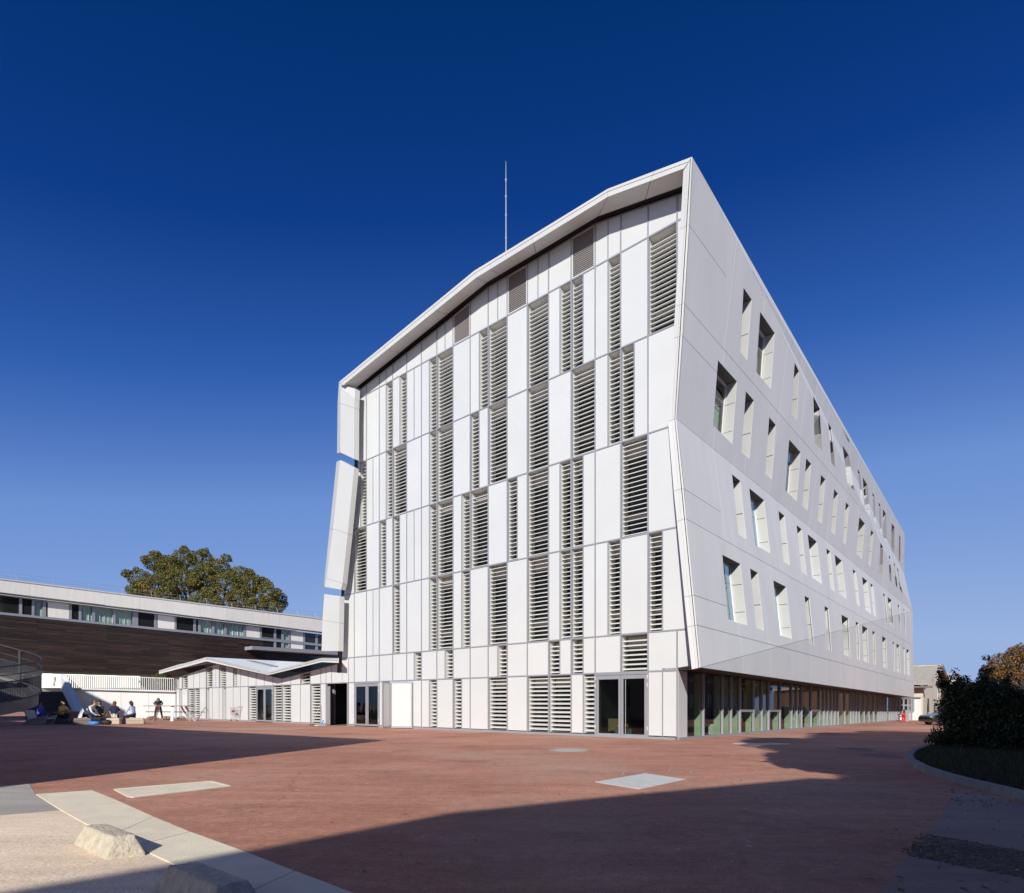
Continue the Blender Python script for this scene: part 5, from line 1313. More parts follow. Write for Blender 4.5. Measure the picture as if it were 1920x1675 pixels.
# people ----------------------------------------------------------------
def person(loc, yaw, pose, cols, label, hair='short', scale=1.0, group='students sitting in the court'):
    """one continuous skinned body; pose gives joint positions (x forward, y left, z up) in metres"""
    J = pose; R = Matrix.Rotation(yaw, 3, 'Z'); loc = Vector(loc)
    names = ['pelvis', 'waist', 'chest', 'neck', 'head', 'crown', 'lsh', 'lel', 'lwr', 'lhd', 'rsh', 'rel', 'rwr', 'rhd', 'lhip', 'lkn', 'lan', 'lto', 'rhip', 'rkn', 'ran', 'rto']
    par = {'waist': 'pelvis', 'chest': 'waist', 'neck': 'chest', 'head': 'neck', 'crown': 'head', 'lsh': 'chest', 'lel': 'lsh', 'lwr': 'lel', 'lhd': 'lwr', 'rsh': 'chest', 'rel': 'rsh', 'rwr': 'rel', 'rhd': 'rwr',
           'lhip': 'pelvis', 'lkn': 'lhip', 'lan': 'lkn', 'lto': 'lan', 'rhip': 'pelvis', 'rkn': 'rhip', 'ran': 'rkn', 'rto': 'ran'}
    rad = dict(pelvis=(.15, .13), waist=(.14, .11), chest=(.17, .12), neck=(.058, .058), head=(.082, .092), crown=(.068, .08), lsh=(.07, .07), lel=(.046, .046), lwr=(.032, .03), lhd=(.038, .022), rsh=(.07, .07), rel=(.046, .046), rwr=(.032, .03), rhd=(.038, .022),
               lhip=(.10, .10), lkn=(.066, .066), lan=(.045, .045), lto=(.042, .035), rhip=(.10, .10), rkn=(.066, .066), ran=(.045, .045), rto=(.042, .035))
    vs = [Vector(J[n_])*scale for n_ in names]; es = [(names.index(a), names.index(b)) for b, a in ((k, v) for k, v in par.items())]
    me = bpy.data.meshes.new('person'); me.from_pydata([tuple(v) for v in vs], es, [])
    tmp = bpy.data.objects.new('person', me); C.objects.link(tmp)
    sk = tmp.modifiers.new('s', 'SKIN'); sk.use_smooth_shade = True
    sv = me.skin_vertices[0].data
    for i, n_ in enumerate(names): sv[i].radius = tuple(r*scale for r in rad[n_]); sv[i].use_root = (n_ == 'pelvis')
    ss_ = tmp.modifiers.new('u', 'SUBSURF'); ss_.levels = 2; ss_.render_levels = 2
    dg = bpy.context.evaluated_depsgraph_get(); ev = bpy.data.meshes.new_from_object(tmp.evaluated_get(dg)); bpy.data.objects.remove(tmp)
    bm = bmesh.new(); bm.from_mesh(ev)
    # fingers, nose and ears grow out of the same mesh
    mbx = MB()
    hd, nk = Vector(J['head'])*scale, Vector(J['neck'])*scale; fwd = Vector(J.get('look', (1, 0, 0))).normalized(); sd = V(0, 0, 1).cross(fwd).normalized()
    mid = hd.lerp(Vector(J['crown'])*scale, .35)
    mbx.tube([mid+fwd*.075, mid+fwd*.115+V(0, 0, -.02), mid+fwd*.085+V(0, 0, -.045)], [.008, .016, .012], 5)
    for s_ in (-1, 1): mbx.ell(mid+sd*s_*.083+V(0, 0, -.01), .015, .012, .03, 6, 4)
    for h_, w_ in (('lhd', 'lwr'), ('rhd', 'rwr')):
        a, b = Vector(J[w_])*scale, Vector(J[h_])*scale; d = (b-a).normalized(); sx = d.cross(V(0, 0, 1)); sx = sx.normalized() if sx.length > .1 else V(0, 1, 0)
        for f_ in range(4):
            o_ = sx*(f_-1.5)*.018; L_ = (.07, .08, .075, .06)[f_]; mbx.tube([b+o_, b+o_+d*L_*.55, b+o_+d*L_+V(0, 0, -.02)], [.009, .008, .006], 5)
        mbx.tube([a.lerp(b, .4)+sx*.02, a.lerp(b, .8)+sx*.05, b+sx*.055+d*.02], [.011, .01, .007], 5)
    off = len(bm.verts); nv = [bm.verts.new(v) for v in mbx.v]
    for f in mbx.f:
        try: bm.faces.new([nv[i] for i in f])
        except ValueError: pass
    # colour by nearest bone
    bones = {'skin': [], 'top': [], 'leg': [], 'shoe': []}
    sl = cols.get('sleeve', 'short')
    def seg(a, b, k): bones[k].append((Vector(J[a])*scale, Vector(J[b])*scale))
    seg('neck', 'crown', 'skin'); seg('lwr', 'lhd', 'skin'); seg('rwr', 'rhd', 'skin')
    seg('waist', 'chest', 'top'); seg('chest', 'lsh', 'top'); seg('chest', 'rsh', 'top')
    for s_ in 'lr':
        m_ = (Vector(J[s_+'sh'])+Vector(J[s_+'el']))*.5*scale; e_l = Vector(J[s_+'el'])*scale; w_ = Vector(J[s_+'wr'])*scale
        bones['top'].append((Vector(J[s_+'sh'])*scale, m_)); bones['top' if sl == 'long' else 'skin'].append((m_, e_l)); bones['top' if sl == 'long' else 'skin'].append((e_l, w_))
        seg(s_+'hip', s_+'kn', 'leg'); seg(s_+'kn', s_+'an', 'leg'); seg(s_+'an', s_+'to', 'shoe')
    seg('pelvis', 'pelvis', 'leg'); 
    keys = list(bones)
    def dist(p, a, b):
        d = b-a; t = 0 if d.length < 1e-6 else max(0, min(1, (p-a).dot(d)/d.length_squared)); return (p-a-d*t).length
    for f in bm.faces:
        c_ = f.calc_center_median(); f.material_index = min(range(4), key=lambda i: min(dist(c_, a, b) for a, b in bones[keys[i]]) - (.03 if keys[i] == 'top' else 0))
        f.smooth = True
    bmesh.ops.transform(bm, matrix=Matrix.Translation(loc) @ R.to_4x4(), verts=bm.verts)
    bmesh.ops.recalc_face_normals(bm, faces=bm.faces)
    ev.materials.clear()
    for k in ('skin', 'top', 'leg', 'shoe'): ev.materials.append(fabric('cloth_'+k, cols[k]))
    bm.to_mesh(ev); bm.free()
    t = thing('person', loc, label, 'person', group)
    o = bpy.data.objects.new('body', ev); C.objects.link(o); setpar(o, t)
    mb = MB(); hp = loc+R @ (mid+V(0, 0, .03)-fwd*.018); yr = yaw+math.atan2(fwd.y, fwd.x)
    mb.ell(hp, .098*scale, .098*scale, .105*scale, 12, 8, rot=yr)
    if hair == 'long': mb.ell(hp-(R @ fwd)*.055+V(0, 0, -.10), .07, .095, .15, 12, 8, rot=yr)
    # cut the face side away
    hb = mb.build('hair', fabric('hair', cols['hair']), t, smooth=True)
    bm = bmesh.new(); bm.from_mesh(hb.data); F_ = R @ fwd
    dl = [v for v in bm.verts if (v.co-hp).dot(F_) > .055 and v.co.z < hp.z+.05]
    bmesh.ops.delete(bm, geom=dl, context='VERTS'); bm.to_mesh(hb.data); bm.free()
    # eyes and mouth
    mb = MB()
    for s_ in (-1, 1): mb.ell(loc+R @ (mid+fwd*.08+sd*s_*.032+V(0, 0, .005)), .008, .011, .006, 6, 4, rot=yr)
    mb.ell(loc+R @ (mid+fwd*.08+V(0, 0, -.055)), .006, .022, .005, 6, 4, rot=yr); mb.build('face', fabric('face', (.08, .03, .025)), t)
    if hair == 'glasses' or cols.get('glasses'):
        mb = MB()
        for s_ in (-1, 1):
            cc_ = loc+R @ (mid+fwd*.1+sd*s_*.034+V(0, 0, .005)); mb.tube([cc_+(R @ sd)*.024*math.cos(a)+V(0, 0, .02*math.sin(a)) for a in [k*math.pi/5 for k in range(11)]], .004, 4)
        mb.build('glasses', M['black'], t)
    return t
def sit(lean=.15, seat=.42, arm=.35, spread=.14, look=(1, 0, -.1), reach=0.35, leg=.48, armz=None):
    p = V(0, 0, seat+.1); w_ = p+V(lean*.35, 0, .2); c_ = p+V(lean, 0, .42); n_ = p+V(lean*1.3, 0, .56); h_ = n_+V(.03+lean*.1, 0, .1); cr = h_+V(.01, 0, .12)
    az = armz if armz is not None else seat+.2
    J = dict(pelvis=p, waist=w_, chest=c_, neck=n_, head=h_, crown=cr, look=look)
    for s_, y in (('l', 1), ('r', -1)):
        J[s_+'sh'] = c_+V(0, .17*y, .05); J[s_+'el'] = c_+V(.12, .24*y, -.22); J[s_+'wr'] = V(lean+reach, .13*y, az+.03); J[s_+'hd'] = V(lean+reach+.09, .10*y, az)
        J[s_+'hip'] = p+V(.03, .09*y, -.02); J[s_+'kn'] = V(leg, spread*y, seat+.08); J[s_+'an'] = V(leg+.04, spread*y, .08); J[s_+'to'] = V(leg+.2, spread*y, .045)
    return J
SK = (.52, .32, .22)
def at(px, py, dz=0): p = G(px, py); p.z = gz(p.x)+dz; return p
person(at(74, 1357.4, .0), .1, sit(.02, .36, leg=.5), dict(skin=(.3, .17, .12), top=(.06, .10, .42), leg=(.10, .06, .30), shoe=(.03, .03, .03), hair=(.02, .015, .01), sleeve='long', glasses=1), 'person in blue shirt sitting on the pale lounge chair in shade')
person(at(113, 1357.4), -.2, sit(.12, .34, reach=.45, armz=.75), dict(skin=(.62, .36, .22), top=(.75, .48, .08), leg=(.03, .03, .03), shoe=(.03, .03, .03), hair=(.30, .15, .07)), 'person in yellow T-shirt lounging left of the parapet foot', hair='long')
person(at(132, 1357.0), 3.3, sit(.28, .34, reach=.4, armz=.62), dict(skin=(.62, .38, .26), top=(.50, .34, .25), leg=(.03, .03, .03), shoe=(.03, .03, .03), hair=(.008, .006, .006)), 'black haired person bending towards the one in yellow')
person(at(156, 1358.2), .15, sit(.42, .38, reach=.25, armz=.5), dict(skin=(.55, .34, .22), top=(.72, .78, .78), leg=(.035, .04, .10), shoe=(.02, .02, .02), hair=(.24, .14, .06), sleeve='long'), 'man in white shirt and dark jeans leaning forward on a block')
person(at(189, 1356.4), -1.5, sit(.10, .38, reach=.28), dict(skin=SK, top=(.02, .02, .022), leg=(.012, .012, .015), shoe=(.02, .02, .02), hair=(.03, .015, .01), sleeve='long', glasses=1), 'person with glasses and black jacket facing the camera', hair='long')
person(at(214, 1357.8), 1.9, sit(.05, .36, reach=.2, armz=.45), dict(skin=(.62, .38, .26), top=(.012, .016, .05), leg=(.66, .58, .45), shoe=(.2, .14, .1), hair=(.16, .055, .02)), 'woman seen from behind in navy T-shirt and cream trousers', hair='long')
person(at(250, 1358.2), 2.9, sit(.10, .38, reach=.3, armz=.55), dict(skin=SK, top=(.48, .56, .72), leg=(.008, .008, .009), shoe=(.01, .01, .01), hair=(.07, .03, .02), sleeve='long'), 'woman in pale blue blouse and black trousers on the right block', hair='long')
# standing student bent over the table
def bent():
    p = V(0, 0, .90); J = dict(pelvis=p, waist=p+V(.10, 0, .16), chest=p+V(.30, 0, .32), neck=p+V(.42, 0, .40), head=p+V(.52, 0, .41), crown=p+V(.62, 0, .45), look=(.7, 0, -.7))
    for s_, y in (('l', 1), ('r', -1)):
        J[s_+'sh'] = p+V(.31, .18*y, .33); J[s_+'el'] = p+V(.42, .25*y, .17); J[s_+'wr'] = p+V(.58, .12*y, .13); J[s_+'hd'] = p+V(.66, .08*y, .12)
        J[s_+'hip'] = p+V(-.01, .10*y, -.04); J[s_+'kn'] = V(.05, .17*y, .48); J[s_+'an'] = V(-.04, .24*y, .09); J[s_+'to'] = V(.12, .26*y, .045)
    return J
person(at(297, 1351.0), -1.05, bent(), dict(skin=(.28, .15, .09), top=(.035, .10, .13), leg=(.03, .022, .022), shoe=(.6, .6, .58), hair=(.03, .015, .01), sleeve='long'), 'student standing bent over the high table in teal jacket', scale=1.06, group=None)
# high table with splayed legs
tc_ = at(317, 1352.2); tz = 1.02
TB = thing('high_table', tc_, 'high wooden table on splayed galvanised legs by the white wall', 'table')
mb = MB(); mb.box(tc_+V(0, 0, tz), 3.0, .9, .05, rot=-.06); mb.build('tabletop', M['wood_table'], TB)
for (tx, ty, bx, by, bw) in ((-1.25, -.3, -1.65, -.5, .10), (-.85, .3, -1.3, .5, .16), (.45, -.35, .62, -.75, .2), (.65, .3, 1.1, .6, .10), (1.05, .1, 1.6, .3, .13)):
    mb = MB(); a = tc_+V(tx, ty, tz-.02); b = tc_+V(bx, by, 0); b.z = gz(b.x); mb.bar(b, a, bw, .05, up=V(0, 1, 0)); mb.build('leg', M['steel'], TB)
mb = MB(); mb.bar(tc_+V(-2.0, .5, .62), tc_+V(2.2, .45, .60), .05, .05); mb.build('brace', M['dsteel'], TB)
# cyclist's things behind the table: a leaning pole and a plank kerb
pb = thing('leaning_pole', at(372, 1351), 'thin dark pole leaning against the annex wall', 'pole'); mb = MB(); mb.tube([at(370, 1351.5), FQ(386, 1326, .05)], .02, 6); mb.build('shaft', M['dsteel'], pb)
bag = at(176, 1359.5); mb = MB(); mb.ell(bag+V(0, 0, .09), .32, .2, .12, 12, 7); tag(mb.build('bag', M['blueb'], smooth=True), 'crumpled blue bag on the ground before the seated group', 'bag')
bag = at(199, 1359.2); mb = MB(); mb.ell(bag+V(0, 0, .13), .3, .2, .16, 12, 7); tag(mb.build('bag', M['black'], smooth=True), 'black bag on the ground left of the beige blocks', 'bag')
mb = MB(); p = at(196, 1356.4, .5); mb.box(p, .28, .2, .16, rot=.4); tag(mb.build('bag', M['yellow']), 'small yellow bag held between the seated students', 'bag')
leaves('leaf_pile', [(at(x, 1350.0, .12), .35, .2, .16) for x in (284, 290, 311, 318, 340)], 900, .05, M['litter'], None, seed=8)['kind'] = 'stuff'
# shopping cart
cp = at(445, 1352.3); CT = thing('shopping_cart', cp, 'wire shopping trolley with a red sign parked by the annex wall', 'shopping cart')
def cpnt(x, y, z): return cp+(-dF)*x+nF*y+V(0, 0, z)
mb = MB(); x0, x1 = -.55, .42
for s_ in (-.25, .25):
    for z in (.42, .55, .68, .81, .92): mb.tube([cpnt(x0+.12*(.92-z)/.5, s_, z), cpnt(x1-.2*(.92-z)/.5, s_, z)], .008 if z < .9 else .014, 5)
    for k in range(14): x = x0+(x1-x0)*k/13; mb.tube([cpnt(x*.85, s_, .42), cpnt(x, s_, .92)], .006, 4)
for x in (x0, x1):
    for k in range(6): y = -.25+.1*k; mb.tube([cpnt(x*.85, y, .42), cpnt(x, y, .92)], .006, 4)
    mb.tube([cpnt(x, -.25, .92), cpnt(x, .25, .92)], .014, 5)
for k in range(6): y = -.25+.1*k; mb.tube([cpnt(x0*.85, y, .42), cpnt(x1*.85, y, .42)], .006, 4)
mb.build('basket', M['steel'], CT)
mb = MB()
for s_ in (-.23, .23): mb.tube([cpnt(-.45, s_, .12), cpnt(.45, s_, .14), cpnt(.2, s_, .42), cpnt(.5, s_, .7), cpnt(.62, s_, .98)], .014, 6); mb.tube([cpnt(-.45, s_, .12), cpnt(-.2, s_, .42)], .014, 6)
mb.build('undercarriage', M['steel'], CT)
mb = MB(); mb.tube([cpnt(.62, -.26, .98), cpnt(.62, .26, .98)], .02, 6); mb.build('handle', M['redp'], CT)
mb = MB(); mb.box(cpnt(-.05, .27, .68), .42, .02, .14, rot=math.atan2(dF.y, dF.x)); mb.build('sign', M['redp'], CT)
for x in (-.45, .45):
    for s_ in (-.23, .23): mb = MB(); c_ = cpnt(x, s_, .06); mb.tube([c_-nF*.015, c_+nF*.015], .06, 12); mb.build('wheel', M['black'], CT)
# broom, dustpan, shutters on the annex
bp_ = thing('broom', at(585, 1361), 'broom with pale wooden handle leaning on the annex louvres', 'broom')
mb = MB(); mb.tube([at(586, 1360, .1), FQ(602.5, 1321, .06)], .018, 6); mb.build('handle', M['ply'], bp_)
mb = MB(); mb.box(at(585, 1361, .05), .32, .1, .1, rot=.9); mb.build('head', M['wood_table'], bp_)
dp = thing('dustpan', at(603, 1361), 'white dustpan with blue handle on the ground beside the open doorway', 'dustpan')
mb = MB(); mb.box(at(600, 1361.2, .03), .5, .3, .04, rot=.9); mb.build('pan', M['wpaint'], dp)
mb = MB(); mb.tube([at(602, 1361, .05), at(607, 1361, .32)], .03, 6); mb.build('handle', M['blueb'], dp)
# things behind the glass door and the corner glazing
ch = thing('plywood_armchair', onbase(1142)-nF*1.0, 'plywood armchair just inside the glass door', 'chair')
c_ = onbase(1140)-nF*.9
mb = MB(); mb.box(c_+V(0, 0, .25), .6, .5, .06, rot=.5); mb.build('seat', M['ply'], ch)
mb = MB(); mb.box(c_+V(-.25, .1, .42), .06, .5, .5, rot=.6); mb.build('backrest', M['ply'], ch)
mb = MB(); mb.box(c_+V(0, -.22, .14), .55, .04, .28, rot=.5); mb.box(c_+V(0, .22, .14), .55, .04, .28, rot=.5); mb.build('side_panel', M['ply'], ch)
cr = thing('crate', onbase(1153)-nF*.6, 'teal crate of red and yellow toys inside the glass door', 'crate'); c_ = onbase(1153)-nF*.6
mb = MB(); mb.box(c_+V(0, 0, .15), .55, .35, .3, rot=.7); mb.build('box', M['teal'], cr)
for k, (m_, x, z) in enumerate((('redp', -.1, .36), ('yellow', .1, .42), ('redp', .15, .36), ('yellow', -.18, .38))): mb = MB(); mb.ell(c_+V(x, 0, z), .1, .1, .08, 8, 5); mb.build('toy', M[m_], cr)
sp_ = sS(1405); mb = MB(); mb.box(atS(sp_, -1.1, zb(sp_)+.72), .7, .5, .05, rot=.6); tbl = thing('side_table', atS(sp_, -1.1, 0), 'small plywood table behind the side glazing', 'table'); mb.build('tabletop', M['ply'], tbl)
mb = MB(); mb.box(atS(sp_, -1.1, zb(sp_)+.02), .5, .4, .68, rot=.6, base=True); mb.build('base', M['ply'], tbl)
person(atS(sS(1399), -2.0, zb(5)), -2.2, (lambda J: J)(bent()), dict(skin=(.2, .12, .08), top=(.012, .012, .014), leg=(.012, .012, .014), shoe=(.02, .02, .02), hair=(.02, .01, .01), sleeve='long'), 'person in black standing indoors behind the side glazing', scale=1.0, group=None)
for x, h_, m_, lb in ((1357.5, .45, 'reveal', 'white plastic bin indoors by the second glazing bar'), (1446, .32, 'ply', 'pale box indoors behind the second casement')):
    s_ = sS(x+1); mb = MB(); mb.box(atS(s_, -.45, zb(s_)+.02), .3, .3, h_, base=True, rot=.7); o = mb.build('storage_box', M[m_]); tag(o, lb, 'box')
    o.modifiers.new('b', 'BEVEL').width = .02

# ------------------------------------------------------------------ right background
def yb(Y): return Y
HS = thing('gabled_house', PP(1745, 1352, 72), 'cream gabled workshop with corrugated roof beyond the side of the white building', 'building')
Yh = 70
def HP(px, py, Y=Yh): return PP(px, py, Y)
zg = lambda p: Vector((p.x, p.y, gz(p.x)))
gl, gr_, pk = HP(1731, 1284, 62), HP(1776, 1299, 89), HP(1755.5, 1252, 74)
dl_ = V(-.77, .63, 0)*9; A0, A1, B0, B1 = gl+dl_+V(.2, -.3, 0), gl+V(.3, -.4, 0), pk+dl_+V(.2, -.3, .12), pk+V(.3, -.4, .12)
mb = MB(); dpt = V(-3.2, 9, 0); a, b = zg(gl), zg(gr_)
mb.prism([a, b, gr_, pk, gl], V(-.15, .3, 0)); mb.build('gable_wall', M['cream'], HS)
mb = MB(); mb.prism([A0, A1, B1, B0], V(0, 0, .08)); rf = mb.build('roof', M['tin'], HS)
mb = MB()
for k in range(13): t = k/12; mb.bar(A0.lerp(A1, t)+V(0, 0, .1), B0.lerp(B1, t)+V(0, 0, .1), .12, .07)
mb.build('roof_ribs', M['tin'], rf)
mb = MB(); mb.bar(gr_+V(.5, -.5, -.1), pk+V(.4, -.5, .1), .18, .5); mb.prism([gr_+V(.4, -.4, .1), pk+V(.3, -.4, .3), pk+dl_+V(0, 0, .3), gr_+dl_+V(0, 0, .1)], V(0, 0, .08)); mb.build('barge_board', M['wood_table'], HS)
mb = MB(); mb.bar(B0+V(0, 0, .15), B1+V(0, 0, .15), .3, .12); mb.build('ridge_cap', M['tin'], HS)
mb = MB(); mb.prism([a+dl_, a+V(-.05, .04, 0), gl+V(-.05, .04, -.2), gl+dl_+V(0, 0, -.2)], V(0, .3, 0)); mb.build('side_wall', M['cream'], HS)
mb = MB(); mb.bar(A0+V(0, -.5, -.25), A1+V(0, -.5, -.25), .9, .18); mb.build('eave_gutter', M['wframe'], HS)
def onG(px, py, e=.05): n_ = (b-a).cross(V(0, 0, 1)).normalized(); n_ = -n_ if n_.y > 0 else n_; return hit(px, py, a, n_)+n_*e
for x0, y0, x1, y1 in ((1738.5, 1310, 1742, 1334), (1750, 1311, 1755, 1314), (1750.5, 1322, 1753.5, 1345), (1762, 1313, 1765, 1334)):
    mb = MB(); mb.prism([onG(x0, y1), onG(x1, y1), onG(x1, y0), onG(x0, y0)], V(0, .1, 0)); w_ = mb.build('window', M['wframe'], HS)
    mb = MB(); mb.prism([onG(x0+1.4, y1, .12), onG(x1, y1, .12), onG(x1, y0+1, .12), onG(x0+1.4, y0+1, .12)], V(0, .04, 0)); mb.build('pane', M['cream'], w_)
WA = thing('white_lodge', PP(1705, 1352, 59), 'small white lodge with a wide dark window at the far corner', 'building')
Yw = 59.5; q = [zg(HP(1684, 1350, Yw)), zg(HP(1726, 1350, Yw)), HP(1726, 1308, Yw), HP(1684, 1308, Yw)]
mb = MB(); mb.prism(q, V(0, .3, 0)); mb.build('wall', M['wpaint'], WA)
mb = MB(); mb.bar(q[3]+V(0, 0, .02), q[2]+V(0, 0, .02), .5, .09); mb.build('roof', M['alu'], WA)
wn = MB(); Q_ = [HP(1687, 1334, Yw-.1), HP(1712.5, 1334, Yw-.1), HP(1712.5, 1309.5, Yw-.1), HP(1687, 1309.5, Yw-.1)]
for i in range(4): wn.bar(Q_[i], Q_[(i+1) % 4], .16, .08, up=V(0, 1, 0))
wn.bar(Q_[0].lerp(Q_[1], .28), Q_[3].lerp(Q_[2], .28), .13, .08, up=V(0, 1, 0)); wn.bar(Q_[0].lerp(Q_[3], .48), Q_[1].lerp(Q_[2], .48), .09, .06, up=V(0, 1, 0))
wf = wn.build('window', M['alu'], WA); mb = MB(); mb.prism([p+V(0, .03, 0) for p in Q_], V(0, .03, 0)); mb.build('pane', M['pane_dark'], wf)
hy = at(1693.5, 1353); HYD = thing('fire_hydrant', hy, 'red fire hydrant at the far corner of the glazed side', 'hydrant')
mb = MB(); mb.tube([hy, hy+V(0, 0, .08), hy+V(0, 0, .09), hy+V(0, 0, .55), hy+V(0, 0, .57), hy+V(0, 0, .68), hy+V(0, 0, .74)], [.17, .17, .11, .11, .16, .15, .05], 14); mb.build('barrel', M['red'], HYD, smooth=True)
mb = MB()
for d in (V(1, 0, 0), V(-1, 0, 0), V(0, -1, 0)): mb.tube([hy+V(0, 0, .45)+d*.08, hy+V(0, 0, .45)+d*.22], .07, 10)
mb.build('outlet', M['red'], HYD)
hb_ = thing('service_pillar', at(1699, 1352.8), 'grey metal service pillar beside the red hydrant', 'pillar'); mb = MB(); mb.box(at(1699, 1352.8), .35, .3, 1.0, base=True); mb.box(at(1699, 1352.8, 1.0), .42, .36, .05); mb.build('cabinet', M['steel'], hb_)
gt = thing('mesh_gate', at(1705, 1352.5), 'light grey mesh gate frame in front of the lodge window', 'gate')
mb = MB(); g0, g1 = at(1702, 1352.6), at(1709.5, 1352.6)
for p in (g0, g1): mb.tube([p, p+V(0, 0, 2.05)], .05, 8)
mb.tube([g0+V(0, 0, 2.05), g1+V(0, 0, 1.95)], .04, 6); mb.tube([g0+V(0, 0, 1.3), g1+V(0, 0, 1.3)], .03, 6); mb.tube([g0+V(-.3, 0, 1.4), g0+V(.3, 0, 1.4)], .03, 6); mb.build('frame', M['alu'], gt)
mb = MB()
for k in range(8): t = (k+.5)/8; p = g0.lerp(g1, t); mb.tube([p+V(0, 0, .1), p+V(0, 0, 1.95)], .012, 4)
mb.build('mesh_panel', M['steel'], gt)
H2 = thing('far_house', PP(1780, 1340, 90), 'distant pale roofed house half hidden by the hedge', 'building')
mb = MB(); z_ = lambda x, y, Y=90: PP(x, y, Y)
mb.prism([z_(1760, 1275), z_(1792, 1275), z_(1797.5, 1263.5, 92), z_(1762, 1264.5, 94)], V(0, 0, .1)); mb.build('roof', M['tin2'], H2)
mb = MB(); mb.prism([zg(z_(1792, 1275)), zg(z_(1803, 1277, 92)), z_(1803, 1277, 92), z_(1798, 1263.5, 92), z_(1792, 1275)], V(0, .3, 0)); mb.build('gable_wall', M['brick'], H2)
mb = MB(); mb.prism([zg(z_(1758, 1275)), zg(z_(1792, 1275)), z_(1792, 1275.5), z_(1758, 1275.5)], V(0, .3, 0)); mb.build('wall', M['cream'], H2)
SL = thing('street_lamp', PP(1758, 1345, 69), 'street lamp head above the gabled workshop roof', 'street lamp')
p = PP(1757.5, 1259, 69); mb = MB(); mb.tube([zg(p), p, p+V(.25, 0, .1)], [.06, .04, .03], 8); mb.build('pole', M['steel'], SL); mb = MB(); mb.ell(p+V(.5, 0, .15), .38, .14, .07, 10, 5); mb.build('lamp_head', M['steel'], SL)
# brick block glimpsed through the hedge
BK = thing('brick_block', PP(1835, 1340, 60), 'red brick block glimpsed through gaps above the hedge', 'building')
mb = MB(); q0, q1 = PP(1810, 1283, 58), PP(1990, 1287, 50); mb.prism([zg(q0), zg(q1), q1, q0], V(.5, 4, 0)); mb.build('wall', M['brick'], BK)
mb = MB(); mb.bar(q0+V(0, 0, .1), q1+V(0, 0, .1), .5, .2); mb.build('cornice', M['fascl'], BK)
# orange tree on the right
p_ = PP(1922, 1340, 40); p_.z = -.15
tree(p_, 2.6, [(V(x, y, z), r, r, r*.75) for x, y, z, r in ((-2.2, 0, 3.6, .7), (-1.9, 0, 3.1, .7), (-1.3, .2, 4.2, .9), (-.3, 0, 4.8, .85), (.6, 0, 4.7, .9), (-.9, 0, 3.4, .7), (.3, 0, 3.7, .9), (1.4, 0, 3.8, 1), (-2.3, .3, 2.7, .6), (-1.5, -.3, 2.4, .6), (.9, 0, 2.9, .8), (2, 0, 3, 1))], 11000, .10, M['leaf_orange'], 'orange brown autumn tree at the right edge above the hedge', 'tree', 41, .22, shell=.35)
# parked dark car behind the hedge tip
cpx = at(1752, 1359.5); CR = thing('parked_car', cpx, 'dark parked car mostly hidden behind the hedge tip', 'car')
def CPT(x, y, z): return cpx+V(x, y, z)
mb = MB(); prof = [(-.62, .22), (-.66, .45), (-.55, .66), (.35, .82), (.9, 1.25), (2.2, 1.32), (3.1, .9), (3.4, .8), (3.45, .3), (3.3, .2)]
mb.prism([CPT(x, -.75, z) for x, z in prof], V(0, 1.55, 0)); bo = mb.build('body', M['car'], CR); bo.modifiers.new('b', 'BEVEL').width = .06
for x in (.1, 2.6):
    for y in (-.76, .72): mb = MB(); mb.tube([CPT(x, y, .3), CPT(x, y+.16*(-1 if y < 0 else 1)*.3, .3)], .31, 16); wl = mb.build('wheel', M['black'], CR); mb = MB(); mb.tube([CPT(x, y-.02, .3), CPT(x, y-.07, .3)], .18, 12); mb.build('rim', M['steel'], wl)
mb = MB(); mb.prism([CPT(.42, -.78, .84), CPT(.92, -.78, 1.2), CPT(2.1, -.78, 1.26), CPT(2.8, -.78, .92)], V(0, .02, 0)); mb.build('window', M['pane_dark'], CR)
mb = MB(); mb.ell(CPT(-.58, -.5, .56), .08, .16, .09, 10, 6); mb.build('headlight', M['steel'], CR)

# ------------------------------------------------------------------ big tree behind the timber building
TY = 78; base = PP(390, 1300, TY); base.z = 0; sc_ = TY/F
def tcx(px, py, r, dy=0, rz=.8): p = PP(px, py, TY+dy); return (p-base, r*sc_, r*sc_*.9, r*sc_*rz)
cl = [tcx(*t) for t in ((262, 1085, 24), (255, 1125, 22), (290, 1055, 22), (285, 1100, 30, -2), (318, 1065, 26), (345, 1048, 24), (340, 1090, 34, -3), (318, 1128, 30, -2), (380, 1050, 22), (378, 1085, 30, -2), (410, 1065, 24), (425, 1095, 30, -2), (385, 1125, 26, -3), (450, 1078, 22), (468, 1098, 24, -1), (455, 1125, 26, -3), (490, 1095, 18), (505, 1115, 22, -2), (525, 1122, 15), (515, 1140, 18, -2), (480, 1138, 22, -3), (420, 1138, 24, -3), (350, 1138, 20, -3), (270, 1140, 24), (245, 1105, 11), (345, 1032, 9), (383, 1037, 10), (425, 1047, 10), (294, 1042, 10), (532, 1133, 9), (470, 1075, 9), (500, 1092, 8))]
rnd = random.Random(5); sub = []
for c, a, b, d in cl:
    sub.append((c, a*.92, b*.92, d*.92))
    for _ in range(7):
        v_ = V(rnd.gauss(0, 1), rnd.gauss(0, 1)-.3, rnd.gauss(.2, 1)).normalized(); k_ = rnd.uniform(.18, .42)
        sub.append((c+V(v_.x*a, v_.y*b, v_.z*d)*rnd.uniform(.75, 1.08), a*k_, a*k_, a*k_*rnd.uniform(.6, 1.1)))
cl = sub
tree(base, 6.5, cl, 88000, .125, M['leaf_autumn'], 'big broad autumn tree with green and orange leaves behind the timber building', 'tree', 77, .5, shell=.62)

